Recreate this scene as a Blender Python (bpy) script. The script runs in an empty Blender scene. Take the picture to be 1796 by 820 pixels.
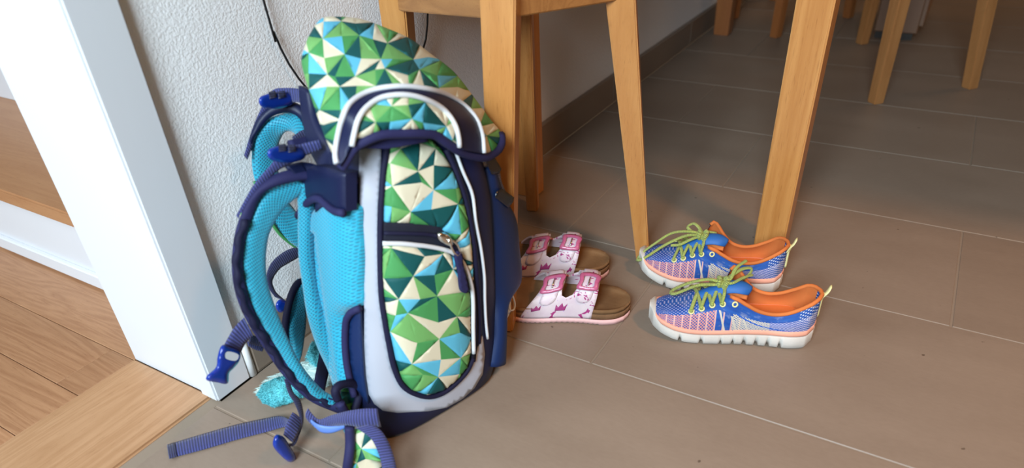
import bpy, bmesh, math, random
import numpy as np
from mathutils import Vector, Matrix
from mathutils.bvhtree import BVHTree
from mathutils.geometry import delaunay_2d_cdt

random.seed(7)
rnd = random.Random(11)
scene = bpy.context.scene
COL = scene.collection

# ------------------------------------------------------------------ camera
CAM = Vector((0, 0, 0.6))
FPX, CX, CY = 1200.0, 898.0, 531.0
yaw, pitch, roll = -0.566, 0.608, -0.056
fw = Vector((math.sin(yaw) * math.cos(pitch), math.cos(yaw) * math.cos(pitch), -math.sin(pitch)))
r0 = Vector((math.cos(yaw), -math.sin(yaw), 0))
u0 = r0.cross(fw)
RT = r0 * math.cos(roll) + u0 * math.sin(roll)
UP = -r0 * math.sin(roll) + u0 * math.cos(roll)
cam = bpy.data.cameras.new('camera')
cam.sensor_width = 36
cam.lens = FPX / 1796 * 36
cam.shift_y = (CY - 410) / 1796
cam.clip_start = 0.02
cam.dof.use_dof = True
cam.dof.focus_distance = 1.0
cam.dof.aperture_fstop = 3.6
camo = bpy.data.objects.new('camera', cam)
COL.objects.link(camo)
camo.matrix_world = Matrix(((RT.x, UP.x, -fw.x, 0), (RT.y, UP.y, -fw.y, 0), (RT.z, UP.z, -fw.z, 0.6), (0, 0, 0, 1)))
scene.camera = camo

# ------------------------------------------------------------------ world and light
world = bpy.data.worlds.new('world')
scene.world = world
world.use_nodes = True
bg = world.node_tree.nodes['Background']
bg.inputs[0].default_value = (1.0, 0.66, 0.40, 1)
bg.inputs[1].default_value = 0.10


def area(name, loc, target, sx, sy, energy, color):
    l = bpy.data.lights.new(name, 'AREA')
    l.shape = 'RECTANGLE'; l.size = sx; l.size_y = sy
    l.energy = energy; l.color = color
    o = bpy.data.objects.new(name, l)
    COL.objects.link(o)
    o.location = loc
    o.rotation_euler = (Vector(target) - Vector(loc)).to_track_quat('-Z', 'Y').to_euler()
    return o


area('window_daylight', (0.02, -1.15, 1.30), (-0.65, 0.5, 0.1), 0.7, 0.9, 84, (0.72, 0.88, 1.0))
area('hallway_daylight', (-2.3, -1.3, 2.2), (-1.2, 0.5, 0.1), 1.2, 1.2, 40, (0.85, 0.92, 1.0))
area('far_window', (2.4, 4.6, 1.7), (-0.2, 1.8, 0.0), 1.2, 1.2, 24, (1.0, 0.56, 0.26))
_l = bpy.data.lights.new('warm_fill_spot', 'SPOT')  # unseen spot added to warm the right-hand floor, clear of the left wall
_l.energy = 84; _l.color = (1.0, 0.46, 0.15); _l.spot_size = math.radians(78); _l.spot_blend = 1.0; _l.shadow_soft_size = .12
_o = bpy.data.objects.new('warm_fill_spot', _l)
COL.objects.link(_o)
_o.location = (0.95, 0.45, 1.9)
_o.rotation_euler = (Vector((0.45, 0.75, 0)) - Vector((0.95, 0.45, 1.9))).to_track_quat('-Z', 'Y').to_euler()
scene.view_settings.view_transform = 'Standard'
scene.view_settings.look = 'None'
scene.view_settings.gamma = 1
scene.view_settings.exposure = 0.0


# ------------------------------------------------------------------ geometry of sight lines
def ray(x, y):
    return fw + RT * ((x - CX) / FPX) - UP * ((y - CY) / FPX)


def PLN(x, y, p0, n):
    d = ray(x, y)
    return CAM + d * ((Vector(p0) - CAM).dot(Vector(n)) / d.dot(Vector(n)))


def PX(x, y, X):
    return PLN(x, y, (X, 0, 0), (1, 0, 0))


def FL(x, y, z=0.0):
    return PLN(x, y, (0, 0, z), (0, 0, 1))


# ------------------------------------------------------------------ objects and tags
def link(o, parent=None):
    COL.objects.link(o)
    if parent is not None:
        o.parent = parent
        o.matrix_parent_inverse = parent.matrix_world.inverted()
    return o


def empty(name, loc, label, cat, group=None):
    o = bpy.data.objects.new(name, None)
    COL.objects.link(o)
    o.location = loc
    o.empty_display_size = 0.05
    bpy.context.view_layer.update()
    tag(o, label, cat, group)
    return o


def tag(o, label=None, cat=None, group=None, kind=None):
    if label: o['label'] = label
    if cat: o['category'] = cat
    if group: o['group'] = group
    if kind: o['kind'] = kind
    return o


def mesh_obj(name, verts, faces, mats, parent=None, uvs=None, smooth=True, fmat=None, flat=None):
    me = bpy.data.meshes.new(name)
    me.from_pydata([tuple(v) for v in verts], [], [tuple(f) for f in faces])
    if not isinstance(mats, (list, tuple)):
        mats = [mats]
    for m in mats:
        me.materials.append(m)
    if uvs is not None:
        lay = me.uv_layers.new(name='UVMap')
        for lp in me.loops:
            lay.data[lp.index].uv = uvs[lp.vertex_index]
    me.polygons.foreach_set('use_smooth', [smooth] * len(me.polygons))
    if fmat is not None:
        for p, i in zip(me.polygons, fmat):
            p.material_index = i
    if flat is not None:
        for i in flat:
            me.polygons[i].use_smooth = False
    me.update()
    return link(bpy.data.objects.new(name, me), parent)


def fix_normals(o):
    bm = bmesh.new(); bm.from_mesh(o.data)
    bmesh.ops.recalc_face_normals(bm, faces=bm.faces)
    bm.to_mesh(o.data); bm.free()
    return o


def box(name, lo, hi, mat, parent=None, bevel=0.0, rot=None, seg=1):
    bm = bmesh.new()
    bmesh.ops.create_cube(bm, size=1)
    lo = Vector(lo); hi = Vector(hi)
    for v in bm.verts:
        v.co = Vector((lo[i] + (v.co[i] + .5) * (hi[i] - lo[i]) for i in range(3)))
    if bevel > 0:
        bmesh.ops.bevel(bm, geom=list(bm.edges), offset=bevel, segments=seg, affect='EDGES')
    if rot is not None:
        bmesh.ops.transform(bm, matrix=rot, verts=bm.verts)
    me = bpy.data.meshes.new(name); bm.to_mesh(me); bm.free()
    me.materials.append(mat)
    return link(bpy.data.objects.new(name, me), parent)


def prism(name, bot, top, mat, parent=None, bevel=0.002):
    """tapered four-sided bar between two quads"""
    bm = bmesh.new()
    a = [bm.verts.new(p) for p in bot]; b = [bm.verts.new(p) for p in top]
    n = len(a)
    bm.faces.new(a[::-1]); bm.faces.new(b)
    for i in range(n):
        bm.faces.new((a[i], a[(i + 1) % n], b[(i + 1) % n], b[i]))
    bmesh.ops.recalc_face_normals(bm, faces=bm.faces)
    if bevel:
        bmesh.ops.bevel(bm, geom=list(bm.edges), offset=bevel, segments=2, affect='EDGES')
    me = bpy.data.meshes.new(name); bm.to_mesh(me); bm.free()
    me.materials.append(mat)
    return link(bpy.data.objects.new(name, me), parent)


def spline(pts, n, closed=False):
    """Catmull-Rom through points, n samples evenly in chord length"""
    P = np.array([list(p) for p in pts], float)
    m = len(P)
    if closed:
        Q = np.vstack([P[-1], P, P[0], P[1]])
        segs = m
    else:
        Q = np.vstack([2 * P[0] - P[1], P, 2 * P[-1] - P[-2]])
        segs = m - 1
    dense = []
    for i in range(segs):
        p0, p1, p2, p3 = Q[i], Q[i + 1], Q[i + 2], Q[i + 3]
        for t in np.linspace(0, 1, 16, endpoint=False):
            dense.append(0.5 * ((2 * p1) + (-p0 + p2) * t + (2 * p0 - 5 * p1 + 4 * p2 - p3) * t * t + (-p0 + 3 * p1 - 3 * p2 + p3) * t ** 3))
    dense.append(P[0] if closed else P[-1])
    D = np.array(dense)
    s = np.concatenate([[0], np.cumsum(np.linalg.norm(np.diff(D, axis=0), axis=1))])
    tt = np.linspace(0, s[-1], n, endpoint=not closed)
    return np.array([[np.interp(t, s, D[:, k]) for k in range(D.shape[1])] for t in tt])


def tube(name, pts, r, mat, parent=None, n=None, ring=8, flat=1.0, closed=False, up=None, smooth_path=True):
    pts = [Vector(p) for p in pts]
    if smooth_path and len(pts) > 2:
        n = n or max(8, 6 * len(pts))
        pts = [Vector(p) for p in spline(pts, n, closed)]
    N = len(pts)
    verts, faces, uvs = [], [], []
    prev = None; s = 0
    for i, p in enumerate(pts):
        a = pts[(i - 1) % N] if closed else pts[max(i - 1, 0)]
        b = pts[(i + 1) % N] if closed else pts[min(i + 1, N - 1)]
        t = (b - a).normalized()
        if prev is None:
            ref = Vector(up) if up is not None else (Vector((0, 0, 1)) if abs(t.z) < .9 else Vector((1, 0, 0)))
            nn = (ref - t * ref.dot(t)).normalized()
        else:
            nn = (prev - t * prev.dot(t)).normalized()
        prev = nn
        bb = t.cross(nn)
        if i: s += (p - pts[i - 1]).length
        rr = r(i / (N - 1)) if callable(r) else r
        for k in range(ring):
            a_ = 2 * math.pi * k / ring
            verts.append(p + bb * (math.cos(a_) * rr) + nn * (math.sin(a_) * rr * flat))
            uvs.append((k / ring, s))
    for i in range(N if closed else N - 1):
        j = (i + 1) % N
        for k in range(ring):
            l = (k + 1) % ring
            faces.append((i * ring + k, i * ring + l, j * ring + l, j * ring + k))
    if not closed:
        faces.append(tuple(range(ring))[::-1])
        faces.append(tuple((N - 1) * ring + k for k in range(ring)))
    return mesh_obj(name, verts, faces, mat, parent, uvs)


def strip(name, L, R, mat, thick, parent=None, n=40, m=10, edge=0.25, belly=0.0, X=None):
    """padded band between two edges given as (px, py, X) sight-line points"""
    l = [PX(*(p if len(p) == 3 else (p[0], p[1], X))) for p in L]
    r = [PX(*(p if len(p) == 3 else (p[0], p[1], X))) for p in R]
    return strip3(name, l, r, mat, thick, parent, n, m, edge, belly)


def strip3(name, l, r, mat, thick, parent=None, n=40, m=10, edge=0.25, belly=0.0, face=None):
    l = [Vector(p) for p in spline(l, n)]; r = [Vector(p) for p in spline(r, n)]
    verts, faces, uvs = [], [], []
    ring = 2 * (m + 1)
    s = 0
    for i in range(n):
        a, b = l[i], r[i]
        t = (l[min(i + 1, n - 1)] + r[min(i + 1, n - 1)] - l[max(i - 1, 0)] - r[max(i - 1, 0)]).normalized()
        nn = t.cross(b - a).normalized()
        c = (a + b) / 2
        tow = (face if face is not None else (CAM - c))
        if nn.dot(tow) < 0: nn = -nn
        if i: s += (c - pc).length
        pc = c
        w = (b - a).length
        for side in (1, -1):
            for k in range(m + 1):
                q = k / m if side == 1 else 1 - k / m
                e = min(q, 1 - q) / edge
                th = thick / 2 * (math.sqrt(max(0.0, 1 - (1 - min(e, 1)) ** 2)) * .9 + .1)
                off = side * th + belly * (1 - (2 * q - 1) ** 2)
                verts.append(a.lerp(b, q) + nn * off)
                uvs.append((q * w, s))
    for i in range(n - 1):
        for k in range(ring):
            k2 = (k + 1) % ring
            faces.append((i * ring + k, i * ring + k2, (i + 1) * ring + k2, (i + 1) * ring + k))
    faces.append(tuple(range(ring))[::-1])
    faces.append(tuple((n - 1) * ring + k for k in range(ring)))
    o = mesh_obj(name, verts, faces, mat, parent, uvs)
    return fix_normals(o)


def inside(p, poly):
    x, y = p; c = False; j = len(poly) - 1
    for i in range(len(poly)):
        xi, yi = poly[i]; xj, yj = poly[j]
        if (yi > y) != (yj > y) and x < (xj - xi) * (y - yi) / (yj - yi) + xi:
            c = not c
        j = i
    return c


def dist_poly(p, P):
    A = P; B = np.roll(P, -1, axis=0)
    d = B - A
    t = np.clip(((p - A) * d).sum(1) / np.maximum((d * d).sum(1), 1e-12), 0, 1)
    q = A + d * t[:, None]
    return np.sqrt(((q - p) ** 2).sum(1)).min()


def patch(name, outline, fn, thick, mats, parent=None, step=8, holes=(), lift=0.0, pillow=None, tri=None,
          smooth_outline=True, uvs=0.0006, seed=1, outn=None, tri_stretch=(1, 1), bumpf=None):
    """cut a shape out of a surface: fn(x, y, lift) -> 3D point; builds a solid shell of real thickness"""
    def dens(poly):
        poly = [tuple(p) for p in poly]
        per = sum(math.dist(poly[i], poly[i - 1]) for i in range(len(poly)))
        k = outn or max(12, int(per / step))
        if smooth_outline:
            return [tuple(p) for p in spline(poly, k, True)]
        out = []
        for i in range(len(poly)):
            a, b = poly[i], poly[(i + 1) % len(poly)]
            kk = max(1, int(math.dist(a, b) / step))
            out += [(a[0] + (b[0] - a[0]) * j / kk, a[1] + (b[1] - a[1]) * j / kk) for j in range(kk)]
        return out
    out = dens(outline)
    hs = [dens(h) for h in holes]
    V, E = [], []
    for loop in [out] + hs:
        b0 = len(V)
        V += [Vector(p) for p in loop]
        E += [(b0 + i, b0 + (i + 1) % len(loop)) for i in range(len(loop))]
    xs = [p[0] for p in out]; ys = [p[1] for p in out]
    x0, x1, y0, y1 = min(xs), max(xs), min(ys), max(ys)
    OP = np.array(out)
    tris = []
    if tri:
        sx, sy = tri * tri_stretch[0], tri * tri_stretch[1]
        rr = random.Random(seed)
        nx = int((x1 - x0) / sx) + 3; ny = int((y1 - y0) / sy) + 3
        b0 = len(V); G = {}
        for j in range(ny):
            for i in range(nx):
                jx, jy = rr.uniform(-.27, .27), rr.uniform(-.27, .27)
                p = (x0 - sx + (i + .3 + .25 * (j % 2) + jx) * sx, y0 - sy + (j + .4 + jy) * sy)
                G[i, j] = len(V); V.append(Vector(p))
        last = {}
        for j in range(ny - 1):
            for i in range(nx - 1):
                a, b, c, d = G[i, j], G[i + 1, j], G[i + 1, j + 1], G[i, j + 1]
                if (i + j) % 2 == 0:
                    T = [(a, b, c), (a, c, d)]; E.append((a, c))
                else:
                    T = [(a, b, d), (b, c, d)]; E.append((b, d))
                E += [(a, b), (a, d)]
                for t in T:
                    opts = [0, 0, 0, 1, 1, 4, 4, 2, 2, 3]
                    bad = {last.get('p'), last.get((i, j - 1))}
                    ch = rr.choice([o for o in opts if o not in bad])
                    last['p'] = ch
                    last[(i, j)] = ch
                    tris.append(([tuple(V[k]) for k in t], ch))
    g = step
    yy = y0 + g * .5; row = 0
    while yy < y1:
        xx = x0 + g * (.25 + .5 * (row % 2))
        while xx < x1:
            if inside((xx, yy), out) and dist_poly(np.array((xx, yy)), OP) > g * .45 and not any(inside((xx, yy), h) for h in hs):
                V.append(Vector((xx, yy)))
            xx += g
        yy += g * .87; row += 1
    rv, re, rf, *_ = delaunay_2d_cdt(V, E, [], 0, 1e-5)
    keep = []; fm = []
    for f in rf:
        c = ((rv[f[0]].x + rv[f[1]].x + rv[f[2]].x) / 3, (rv[f[0]].y + rv[f[1]].y + rv[f[2]].y) / 3)
        if inside(c, out) and not any(inside(c, h) for h in hs):
            keep.append(f)
            mi = 0
            if tri:
                for t, ch in tris:
                    if inside(c, t): mi = ch; break
            fm.append(mi)
    used = sorted({i for f in keep for i in f})
    idx = {v: i for i, v in enumerate(used)}
    pts = [(rv[i].x, rv[i].y) for i in used]
    top, bot = [], []
    for p in pts:
        lf = lift
        if pillow:
            h, rr_ = pillow
            d = min(1.0, dist_poly(np.array(p), OP) / rr_)
            lf += h * math.sqrt(max(0, 1 - (1 - d) ** 2))
        if bumpf: lf += bumpf(p[0], p[1])
        top.append(Vector(fn(p[0], p[1], lf))); bot.append(Vector(fn(p[0], p[1], lift - thick)))
    n = len(pts)
    faces = []; fmat = []
    # orientation: top faces must look away from bottom
    cnt = {}
    for f, mi in zip(keep, fm):
        a, b, c = (idx[i] for i in f)
        nn = (top[b] - top[a]).cross(top[c] - top[a])
        if nn.dot(top[a] - bot[a]) < 0: b, c = c, b
        faces.append((a, b, c)); fmat.append(mi)
        for e in ((a, b), (b, c), (c, a)):
            cnt[e] = cnt.get(e, 0) + 1
    nf = len(faces)
    for k in range(nf):
        a, b, c = faces[k]
        faces.append((a + n, c + n, b + n)); fmat.append(fmat[k])
    rim = []
    for (a, b) in list(cnt):
        if (b, a) not in cnt:
            rim.append(len(faces))
            faces.append((b, a, a + n, b + n)); fmat.append(0 if not tri else 1)
    uvl = [(p[0] * uvs, p[1] * uvs) if uvs else p for p in pts] * 2
    return mesh_obj(name, top + bot, faces, mats, parent, uvl, True, fmat, rim)


# ------------------------------------------------------------------ materials
def nodes(name, rough=.6, spec=.5, metal=0.0):
    m = bpy.data.materials.new(name)
    m.use_nodes = True
    nt = m.node_tree
    b = nt.nodes['Principled BSDF']
    b.inputs['Roughness'].default_value = rough
    b.inputs['Metallic'].default_value = metal
    b.inputs['Specular IOR Level'].default_value = spec
    return m, nt, b


def add(nt, typ, **kw):
    n = nt.nodes.new(typ)
    for k, v in kw.items():
        if k.startswith('_'): setattr(n, k[1:], v)
        else: n.inputs[k.replace('0x', '')].default_value = v
    return n


def coords(nt, kind='Object', scale=(1, 1, 1), rot=(0, 0, 0)):
    tc = nt.nodes.new('ShaderNodeTexCoord')
    mp = nt.nodes.new('ShaderNodeMapping')
    mp.inputs['Scale'].default_value = scale
    mp.inputs['Rotation'].default_value = rot
    nt.links.new(tc.outputs[kind], mp.inputs[0])
    return mp.outputs[0]


def ramp(nt, fac, stops, interp='LINEAR'):
    r = nt.nodes.new('ShaderNodeValToRGB')
    r.color_ramp.interpolation = interp
    els = r.color_ramp.elements
    while len(els) < len(stops): els.new(0.5)
    for e, (p, c) in zip(els, stops):
        e.position = p; e.color = (*c, 1) if len(c) == 3 else c
    nt.links.new(fac, r.inputs[0])
    return r.outputs[0]


def noise(nt, vec, scale, detail=3, rough=.5, dist=0):
    n = add(nt, 'ShaderNodeTexNoise', Scale=scale, Detail=detail, Roughness=rough, Distortion=dist)
    nt.links.new(vec, n.inputs['Vector'])
    return n.outputs[0]


def bump(nt, b, h, strength, dist=.001):
    n = add(nt, 'ShaderNodeBump', Strength=strength, Distance=dist)
    nt.links.new(h, n.inputs['Height'])
    nt.links.new(n.outputs[0], b.inputs['Normal'])
    return n


def math_(nt, op, a, b=None, clamp=False):
    n = nt.nodes.new('ShaderNodeMath'); n.operation = op; n.use_clamp = clamp
    for i, v in enumerate((a, b)):
        if v is None: continue
        if isinstance(v, (int, float)): n.inputs[i].default_value = v
        else: nt.links.new(v, n.inputs[i])
    return n.outputs[0]


def mix(nt, fac, a, b):
    n = nt.nodes.new('ShaderNodeMix'); n.data_type = 'RGBA'
    for sock, v in ((0, fac), (6, a), (7, b)):
        if isinstance(v, (int, float)): n.inputs[sock].default_value = v
        elif isinstance(v, tuple): n.inputs[sock].default_value = (*v, 1)
        else: nt.links.new(v, n.inputs[sock])
    return n.outputs[2]


def plain(name, c, rough=.6, spec=.5, metal=0, nscale=0, nstr=.2, ndist=.0005, vary=0):
    m, nt, b = nodes(name, rough, spec, metal)
    b.inputs['Base Color'].default_value = (*c, 1)
    if nscale or vary:
        v = coords(nt)
        h = noise(nt, v, nscale or 60, 4)
        if nscale: bump(nt, b, h, nstr, ndist)
        if vary:
            lo = tuple(x * (1 - vary) for x in c); hi = tuple(min(1, x * (1 + vary)) for x in c)
            nt.links.new(ramp(nt, noise(nt, v, 14, 5), [(.3, lo), (.7, hi)]), b.inputs['Base Color'])
    return m


def wood(name, c1, c2, axis='z', rough=.38, scale=1.0, fine=1.0, rand=0.25, coat=0.0):
    m, nt, b = nodes(name, rough)
    st = {'x': (.06, 1, 1), 'y': (1, .06, 1), 'z': (1, 1, .06)}[axis]
    tc = nt.nodes.new('ShaderNodeTexCoord')
    oi = nt.nodes.new('ShaderNodeObjectInfo')
    vm = nt.nodes.new('ShaderNodeVectorMath'); vm.operation = 'ADD'
    sc = nt.nodes.new('ShaderNodeVectorMath'); sc.operation = 'SCALE'
    cb = nt.nodes.new('ShaderNodeCombineXYZ')
    for i in range(3): nt.links.new(oi.outputs['Random'], cb.inputs[i])
    nt.links.new(cb.outputs[0], sc.inputs[0]); sc.inputs['Scale'].default_value = 7.3
    nt.links.new(tc.outputs['Object'], vm.inputs[0]); nt.links.new(sc.outputs[0], vm.inputs[1])
    mp = nt.nodes.new('ShaderNodeMapping'); mp.inputs['Scale'].default_value = st
    nt.links.new(vm.outputs[0], mp.inputs[0]); v = mp.outputs[0]
    big = noise(nt, v, 22 * scale, 3, .55, 1.2)
    wv = math_(nt, 'FRACT', math_(nt, 'MULTIPLY', big, 9.0))
    tri = math_(nt, 'ABSOLUTE', math_(nt, 'SUBTRACT', wv, .5))
    fn = noise(nt, v, 420 * fine, 3, .7)
    f = math_(nt, 'ADD', math_(nt, 'MULTIPLY', tri, .9), math_(nt, 'MULTIPLY', fn, .55))
    cl = ramp(nt, f, [(.15, c1), (.85, c2)])
    pores = ramp(nt, noise(nt, v, 900 * fine, 2, .5), [(.60, (1, 1, 1)), (.72, (.72, .66, .6))])
    mm = nt.nodes.new('ShaderNodeMix'); mm.data_type = 'RGBA'; mm.blend_type = 'MULTIPLY'; mm.inputs[0].default_value = .7
    nt.links.new(cl, mm.inputs[6]); nt.links.new(pores, mm.inputs[7])
    hv = nt.nodes.new('ShaderNodeHueSaturation')
    nt.links.new(mm.outputs[2], hv.inputs['Color'])
    vv = math_(nt, 'ADD', math_(nt, 'MULTIPLY', oi.outputs['Random'], rand * 2), 1 - rand)
    nt.links.new(vv, hv.inputs['Value'])
    nt.links.new(hv.outputs[0], b.inputs['Base Color'])
    bump(nt, b, fn, .12, .0004)
    if coat:
        b.inputs['Coat Weight'].default_value = coat; b.inputs['Coat Roughness'].default_value = .2
    return m


def webbing(name, c, pitch=.0032):
    m, nt, b = nodes(name, .65)
    tc = nt.nodes.new('ShaderNodeTexCoord')
    sp = nt.nodes.new('ShaderNodeSeparateXYZ'); nt.links.new(tc.outputs['UV'], sp.inputs[0])
    s = math_(nt, 'SINE', math_(nt, 'MULTIPLY', sp.outputs[1], 2 * math.pi / pitch))
    f = math_(nt, 'ADD', math_(nt, 'MULTIPLY', s, .5), .5)
    s2 = math_(nt, 'SINE', math_(nt, 'MULTIPLY', sp.outputs[0], 2 * math.pi / .0018))
    nt.links.new(ramp(nt, f, [(0, tuple(x * .45 for x in c)), (.7, c), (1, tuple(min(1, x * 1.5 + .01) for x in c))]), b.inputs['Base Color'])
    bump(nt, b, math_(nt, 'ADD', f, math_(nt, 'MULTIPLY', s2, .15)), .8, .0008)
    b.inputs['Sheen Weight'].default_value = .2
    return m


def spacer_mesh(name, hi, lo, pitch=.0034, depth=.0012):
    """3D air-mesh: staggered holes"""
    m, nt, b = nodes(name, .55)
    tc = nt.nodes.new('ShaderNodeTexCoord')
    sp = nt.nodes.new('ShaderNodeSeparateXYZ'); nt.links.new(tc.outputs['UV'], sp.inputs[0])
    k = 2 * math.pi / pitch
    a = math_(nt, 'SINE', math_(nt, 'MULTIPLY', math_(nt, 'ADD', sp.outputs[0], sp.outputs[1]), k * .7))
    c = math_(nt, 'SINE', math_(nt, 'MULTIPLY', math_(nt, 'SUBTRACT', sp.outputs[0], sp.outputs[1]), k * .7))
    f = math_(nt, 'ADD', math_(nt, 'MULTIPLY', math_(nt, 'ADD', a, c), .25), .5)
    nt.links.new(ramp(nt, f, [(.12, lo), (.42, hi)]), b.inputs['Base Color'])
    bump(nt, b, ramp(nt, f, [(.1, (0, 0, 0)), (.5, (1, 1, 1))]), .7, depth)
    b.inputs['Sheen Weight'].default_value = .3
    return m


NAVY = plain('navy_nylon', (.004, .008, .042), .5, .4, nscale=900, nstr=.35, ndist=.0004)
NAVYD = plain('dark_navy_binding', (.008, .008, .03), .7, .25, nscale=700, nstr=.3, ndist=.0005)
ROYAL = plain('royal_blue_nylon', (.003, .018, .080), .5, .4, nscale=900, nstr=.35, ndist=.0004)
PURPLE_NAVY = plain('indigo_binding', (.017, .017, .070), .75, .3, nscale=500, nstr=.4, ndist=.0006)
BLUEPL = plain('blue_plastic', (.004, .030, .27), .22, .6)
BLACKPL = plain('black_plastic', (.008, .008, .009), .3, .5)
METAL = plain('polished_metal', (.75, .72, .66), .18, .5, metal=1)
REFL = plain('reflective_grey', (.42, .44, .50), .42, .4, nscale=260, nstr=.1)
PIPE = plain('white_piping', (.62, .64, .66), .5)
WEB = webbing('navy_webbing', (.030, .036, .155))
WEBD = webbing('dark_navy_webbing', (.016, .018, .075), .0026)
TURQ = spacer_mesh('turquoise_air_mesh', (.008, .31, .44), (.0, .13, .22), .0030)
TURQL = spacer_mesh('turquoise_side_mesh', (.012, .36, .52), (.0, .20, .32), .0026, .0008)
CHAR = plain('charcoal_zip_tape', (.014, .015, .026), .8, .2, nscale=600, nstr=.3)
PAT = [plain('print_cream', (.64, .59, .43), .65, .3, nscale=900, nstr=.2, ndist=.0003),
       plain('print_green', (.06, .27, .08), .65, .3, nscale=900, nstr=.2, ndist=.0003),
       plain('print_dark_teal', (.003, .075, .075), .65, .3, nscale=900, nstr=.2, ndist=.0003),
       plain('print_sky_blue', (.10, .43, .60), .65, .3, nscale=900, nstr=.2, ndist=.0003),
       plain('print_leaf_green', (.15, .37, .11), .65, .3, nscale=900, nstr=.2, ndist=.0003)]
WHITE_FAB = plain('white_lining', (.7, .72, .7), .7)


def plaster(name, c):
    m, nt, b = nodes(name, .75, .25)
    v = coords(nt)
    b.inputs['Base Color'].default_value = (*c, 1)
    n1 = noise(nt, v, 330, 3, .55, .4)
    n2 = noise(nt, v, 70, 2, .5)
    h = math_(nt, 'ADD', ramp(nt, n1, [(.38, (0, 0, 0)), (.62, (1, 1, 1))]), math_(nt, 'MULTIPLY', n2, .5))
    bump(nt, b, h, .38, .0011)
    return m


PLASTER = plaster('white_textured_plaster', (.90, .90, .89))


def paint(name, c):
    m, nt, b = nodes(name, .42, .4)
    v = coords(nt)
    chips = ramp(nt, noise(nt, v, 38, 6, .7), [(.745, c), (.765, (.50, .36, .22))])
    nt.links.new(chips, b.inputs['Base Color'])
    bump(nt, b, noise(nt, coords(nt, 'Object', (1, 1, .12)), 160, 3), .12, .0005)
    return m


PAINT = paint('white_gloss_paint', (.68, .69, .71))


def tile_mat():
    m, nt, b = nodes('taupe_stoneware', .40, .45)
    v = coords(nt, 'Generated')
    oi = nt.nodes.new('ShaderNodeObjectInfo')
    tc = nt.nodes.new('ShaderNodeTexCoord')
    gm = nt.nodes.new('ShaderNodeNewGeometry')
    mp = nt.nodes.new('ShaderNodeMapping'); mp.inputs['Scale'].default_value = (.35, 1, 1)
    nt.links.new(gm.outputs['Position'], mp.inputs[0])
    n1 = noise(nt, mp.outputs[0], 9, 5, .6)
    n2 = noise(nt, mp.outputs[0], 260, 2, .6)
    f = math_(nt, 'ADD', math_(nt, 'MULTIPLY', n1, .7), math_(nt, 'MULTIPLY', n2, .3))
    c = ramp(nt, f, [(.3, (.215, .160, .118)), (.7, (.268, .204, .153))])
    sp = ramp(nt, noise(nt, gm.outputs['Position'], 75, 2, .3), [(.785, (1, 1, 1)), (.80, (.45, .42, .4))])
    mm = nt.nodes.new('ShaderNodeMix'); mm.data_type = 'RGBA'; mm.blend_type = 'MULTIPLY'; mm.inputs[0].default_value = 1
    nt.links.new(c, mm.inputs[6]); nt.links.new(sp, mm.inputs[7])
    hv = nt.nodes.new('ShaderNodeHueSaturation'); nt.links.new(mm.outputs[2], hv.inputs['Color'])
    nt.links.new(math_(nt, 'ADD', math_(nt, 'MULTIPLY', oi.outputs['Random'], .10), .95), hv.inputs['Value'])
    nt.links.new(hv.outputs[0], b.inputs['Base Color'])
    nt.links.new(ramp(nt, n1, [(.3, (.42, .42, .42)), (.7, (.52, .52, .52))]), b.inputs['Roughness'])
    bump(nt, b, n2, .10, .0004)
    return m


TILE = tile_mat()
GROUT = plain('light_grout', (.25, .195, .145), .9, .1, nscale=300)
OAK = wood('oak_parquet', (.30, .14, .065), (.42, .22, .11), 'x', .45, 1.0, 1.0, .12)
OAKT = wood('oak_threshold', (.38, .20, .095), (.48, .275, .145), 'y', .42, .8, 1.0, .05)
OAKS = wood('oak_stair_tread', (.40, .19, .085), (.46, .235, .11), 'x', .4, .5, 1.0, .05)
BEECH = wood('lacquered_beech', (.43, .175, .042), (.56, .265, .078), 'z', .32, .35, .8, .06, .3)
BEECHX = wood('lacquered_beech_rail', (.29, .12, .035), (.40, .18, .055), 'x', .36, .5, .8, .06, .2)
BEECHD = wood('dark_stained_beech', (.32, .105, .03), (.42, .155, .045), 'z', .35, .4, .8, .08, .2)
GAP = plain('shadow_gap_sealant', (.06, .055, .05), .9)
CAULK = plain('white_sealant', (.72, .73, .72), .6)

# ================================================================== THE SETTING
floor = box('floor', (-.69, -.6, -.03), (1.7, 4.4, -.0012), GROUT); tag(floor, kind='structure')
PITCH = .3027; GR = .0028
tile_meshes = {}


def tile(x0, x1, y0, y1):
    sx, sy = round(x1 - x0, 4), round(y1 - y0, 4)
    key = (sx, sy)
    if key not in tile_meshes:
        o = box('tile', (-sx / 2 + GR / 2, -sy / 2 + GR / 2, -.012), (sx / 2 - GR / 2, sy / 2 - GR / 2, 0), TILE, None, .0009, seg=1)
        tile_meshes[key] = o.data
    else:
        o = bpy.data.objects.new('tile', tile_meshes[key]); COL.objects.link(o)
    o.location = ((x0 + x1) / 2, (y0 + y1) / 2, rnd.uniform(-.0004, 0))
    o.parent = floor


for k in range(-3, 13):
    y0 = .3505 + PITCH * k
    jx = .115 if k % 2 == 0 else -.295
    xs = [-.69] + [x for x in (jx - .605 * 2, jx - .605, jx, jx + .605, jx + 1.21, jx + 1.815) if -.67 < x < 1.5] + [1.7]
    for a, b in zip(xs[:-1], xs[1:]):
        tile(a, b, y0, y0 + PITCH)

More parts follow.
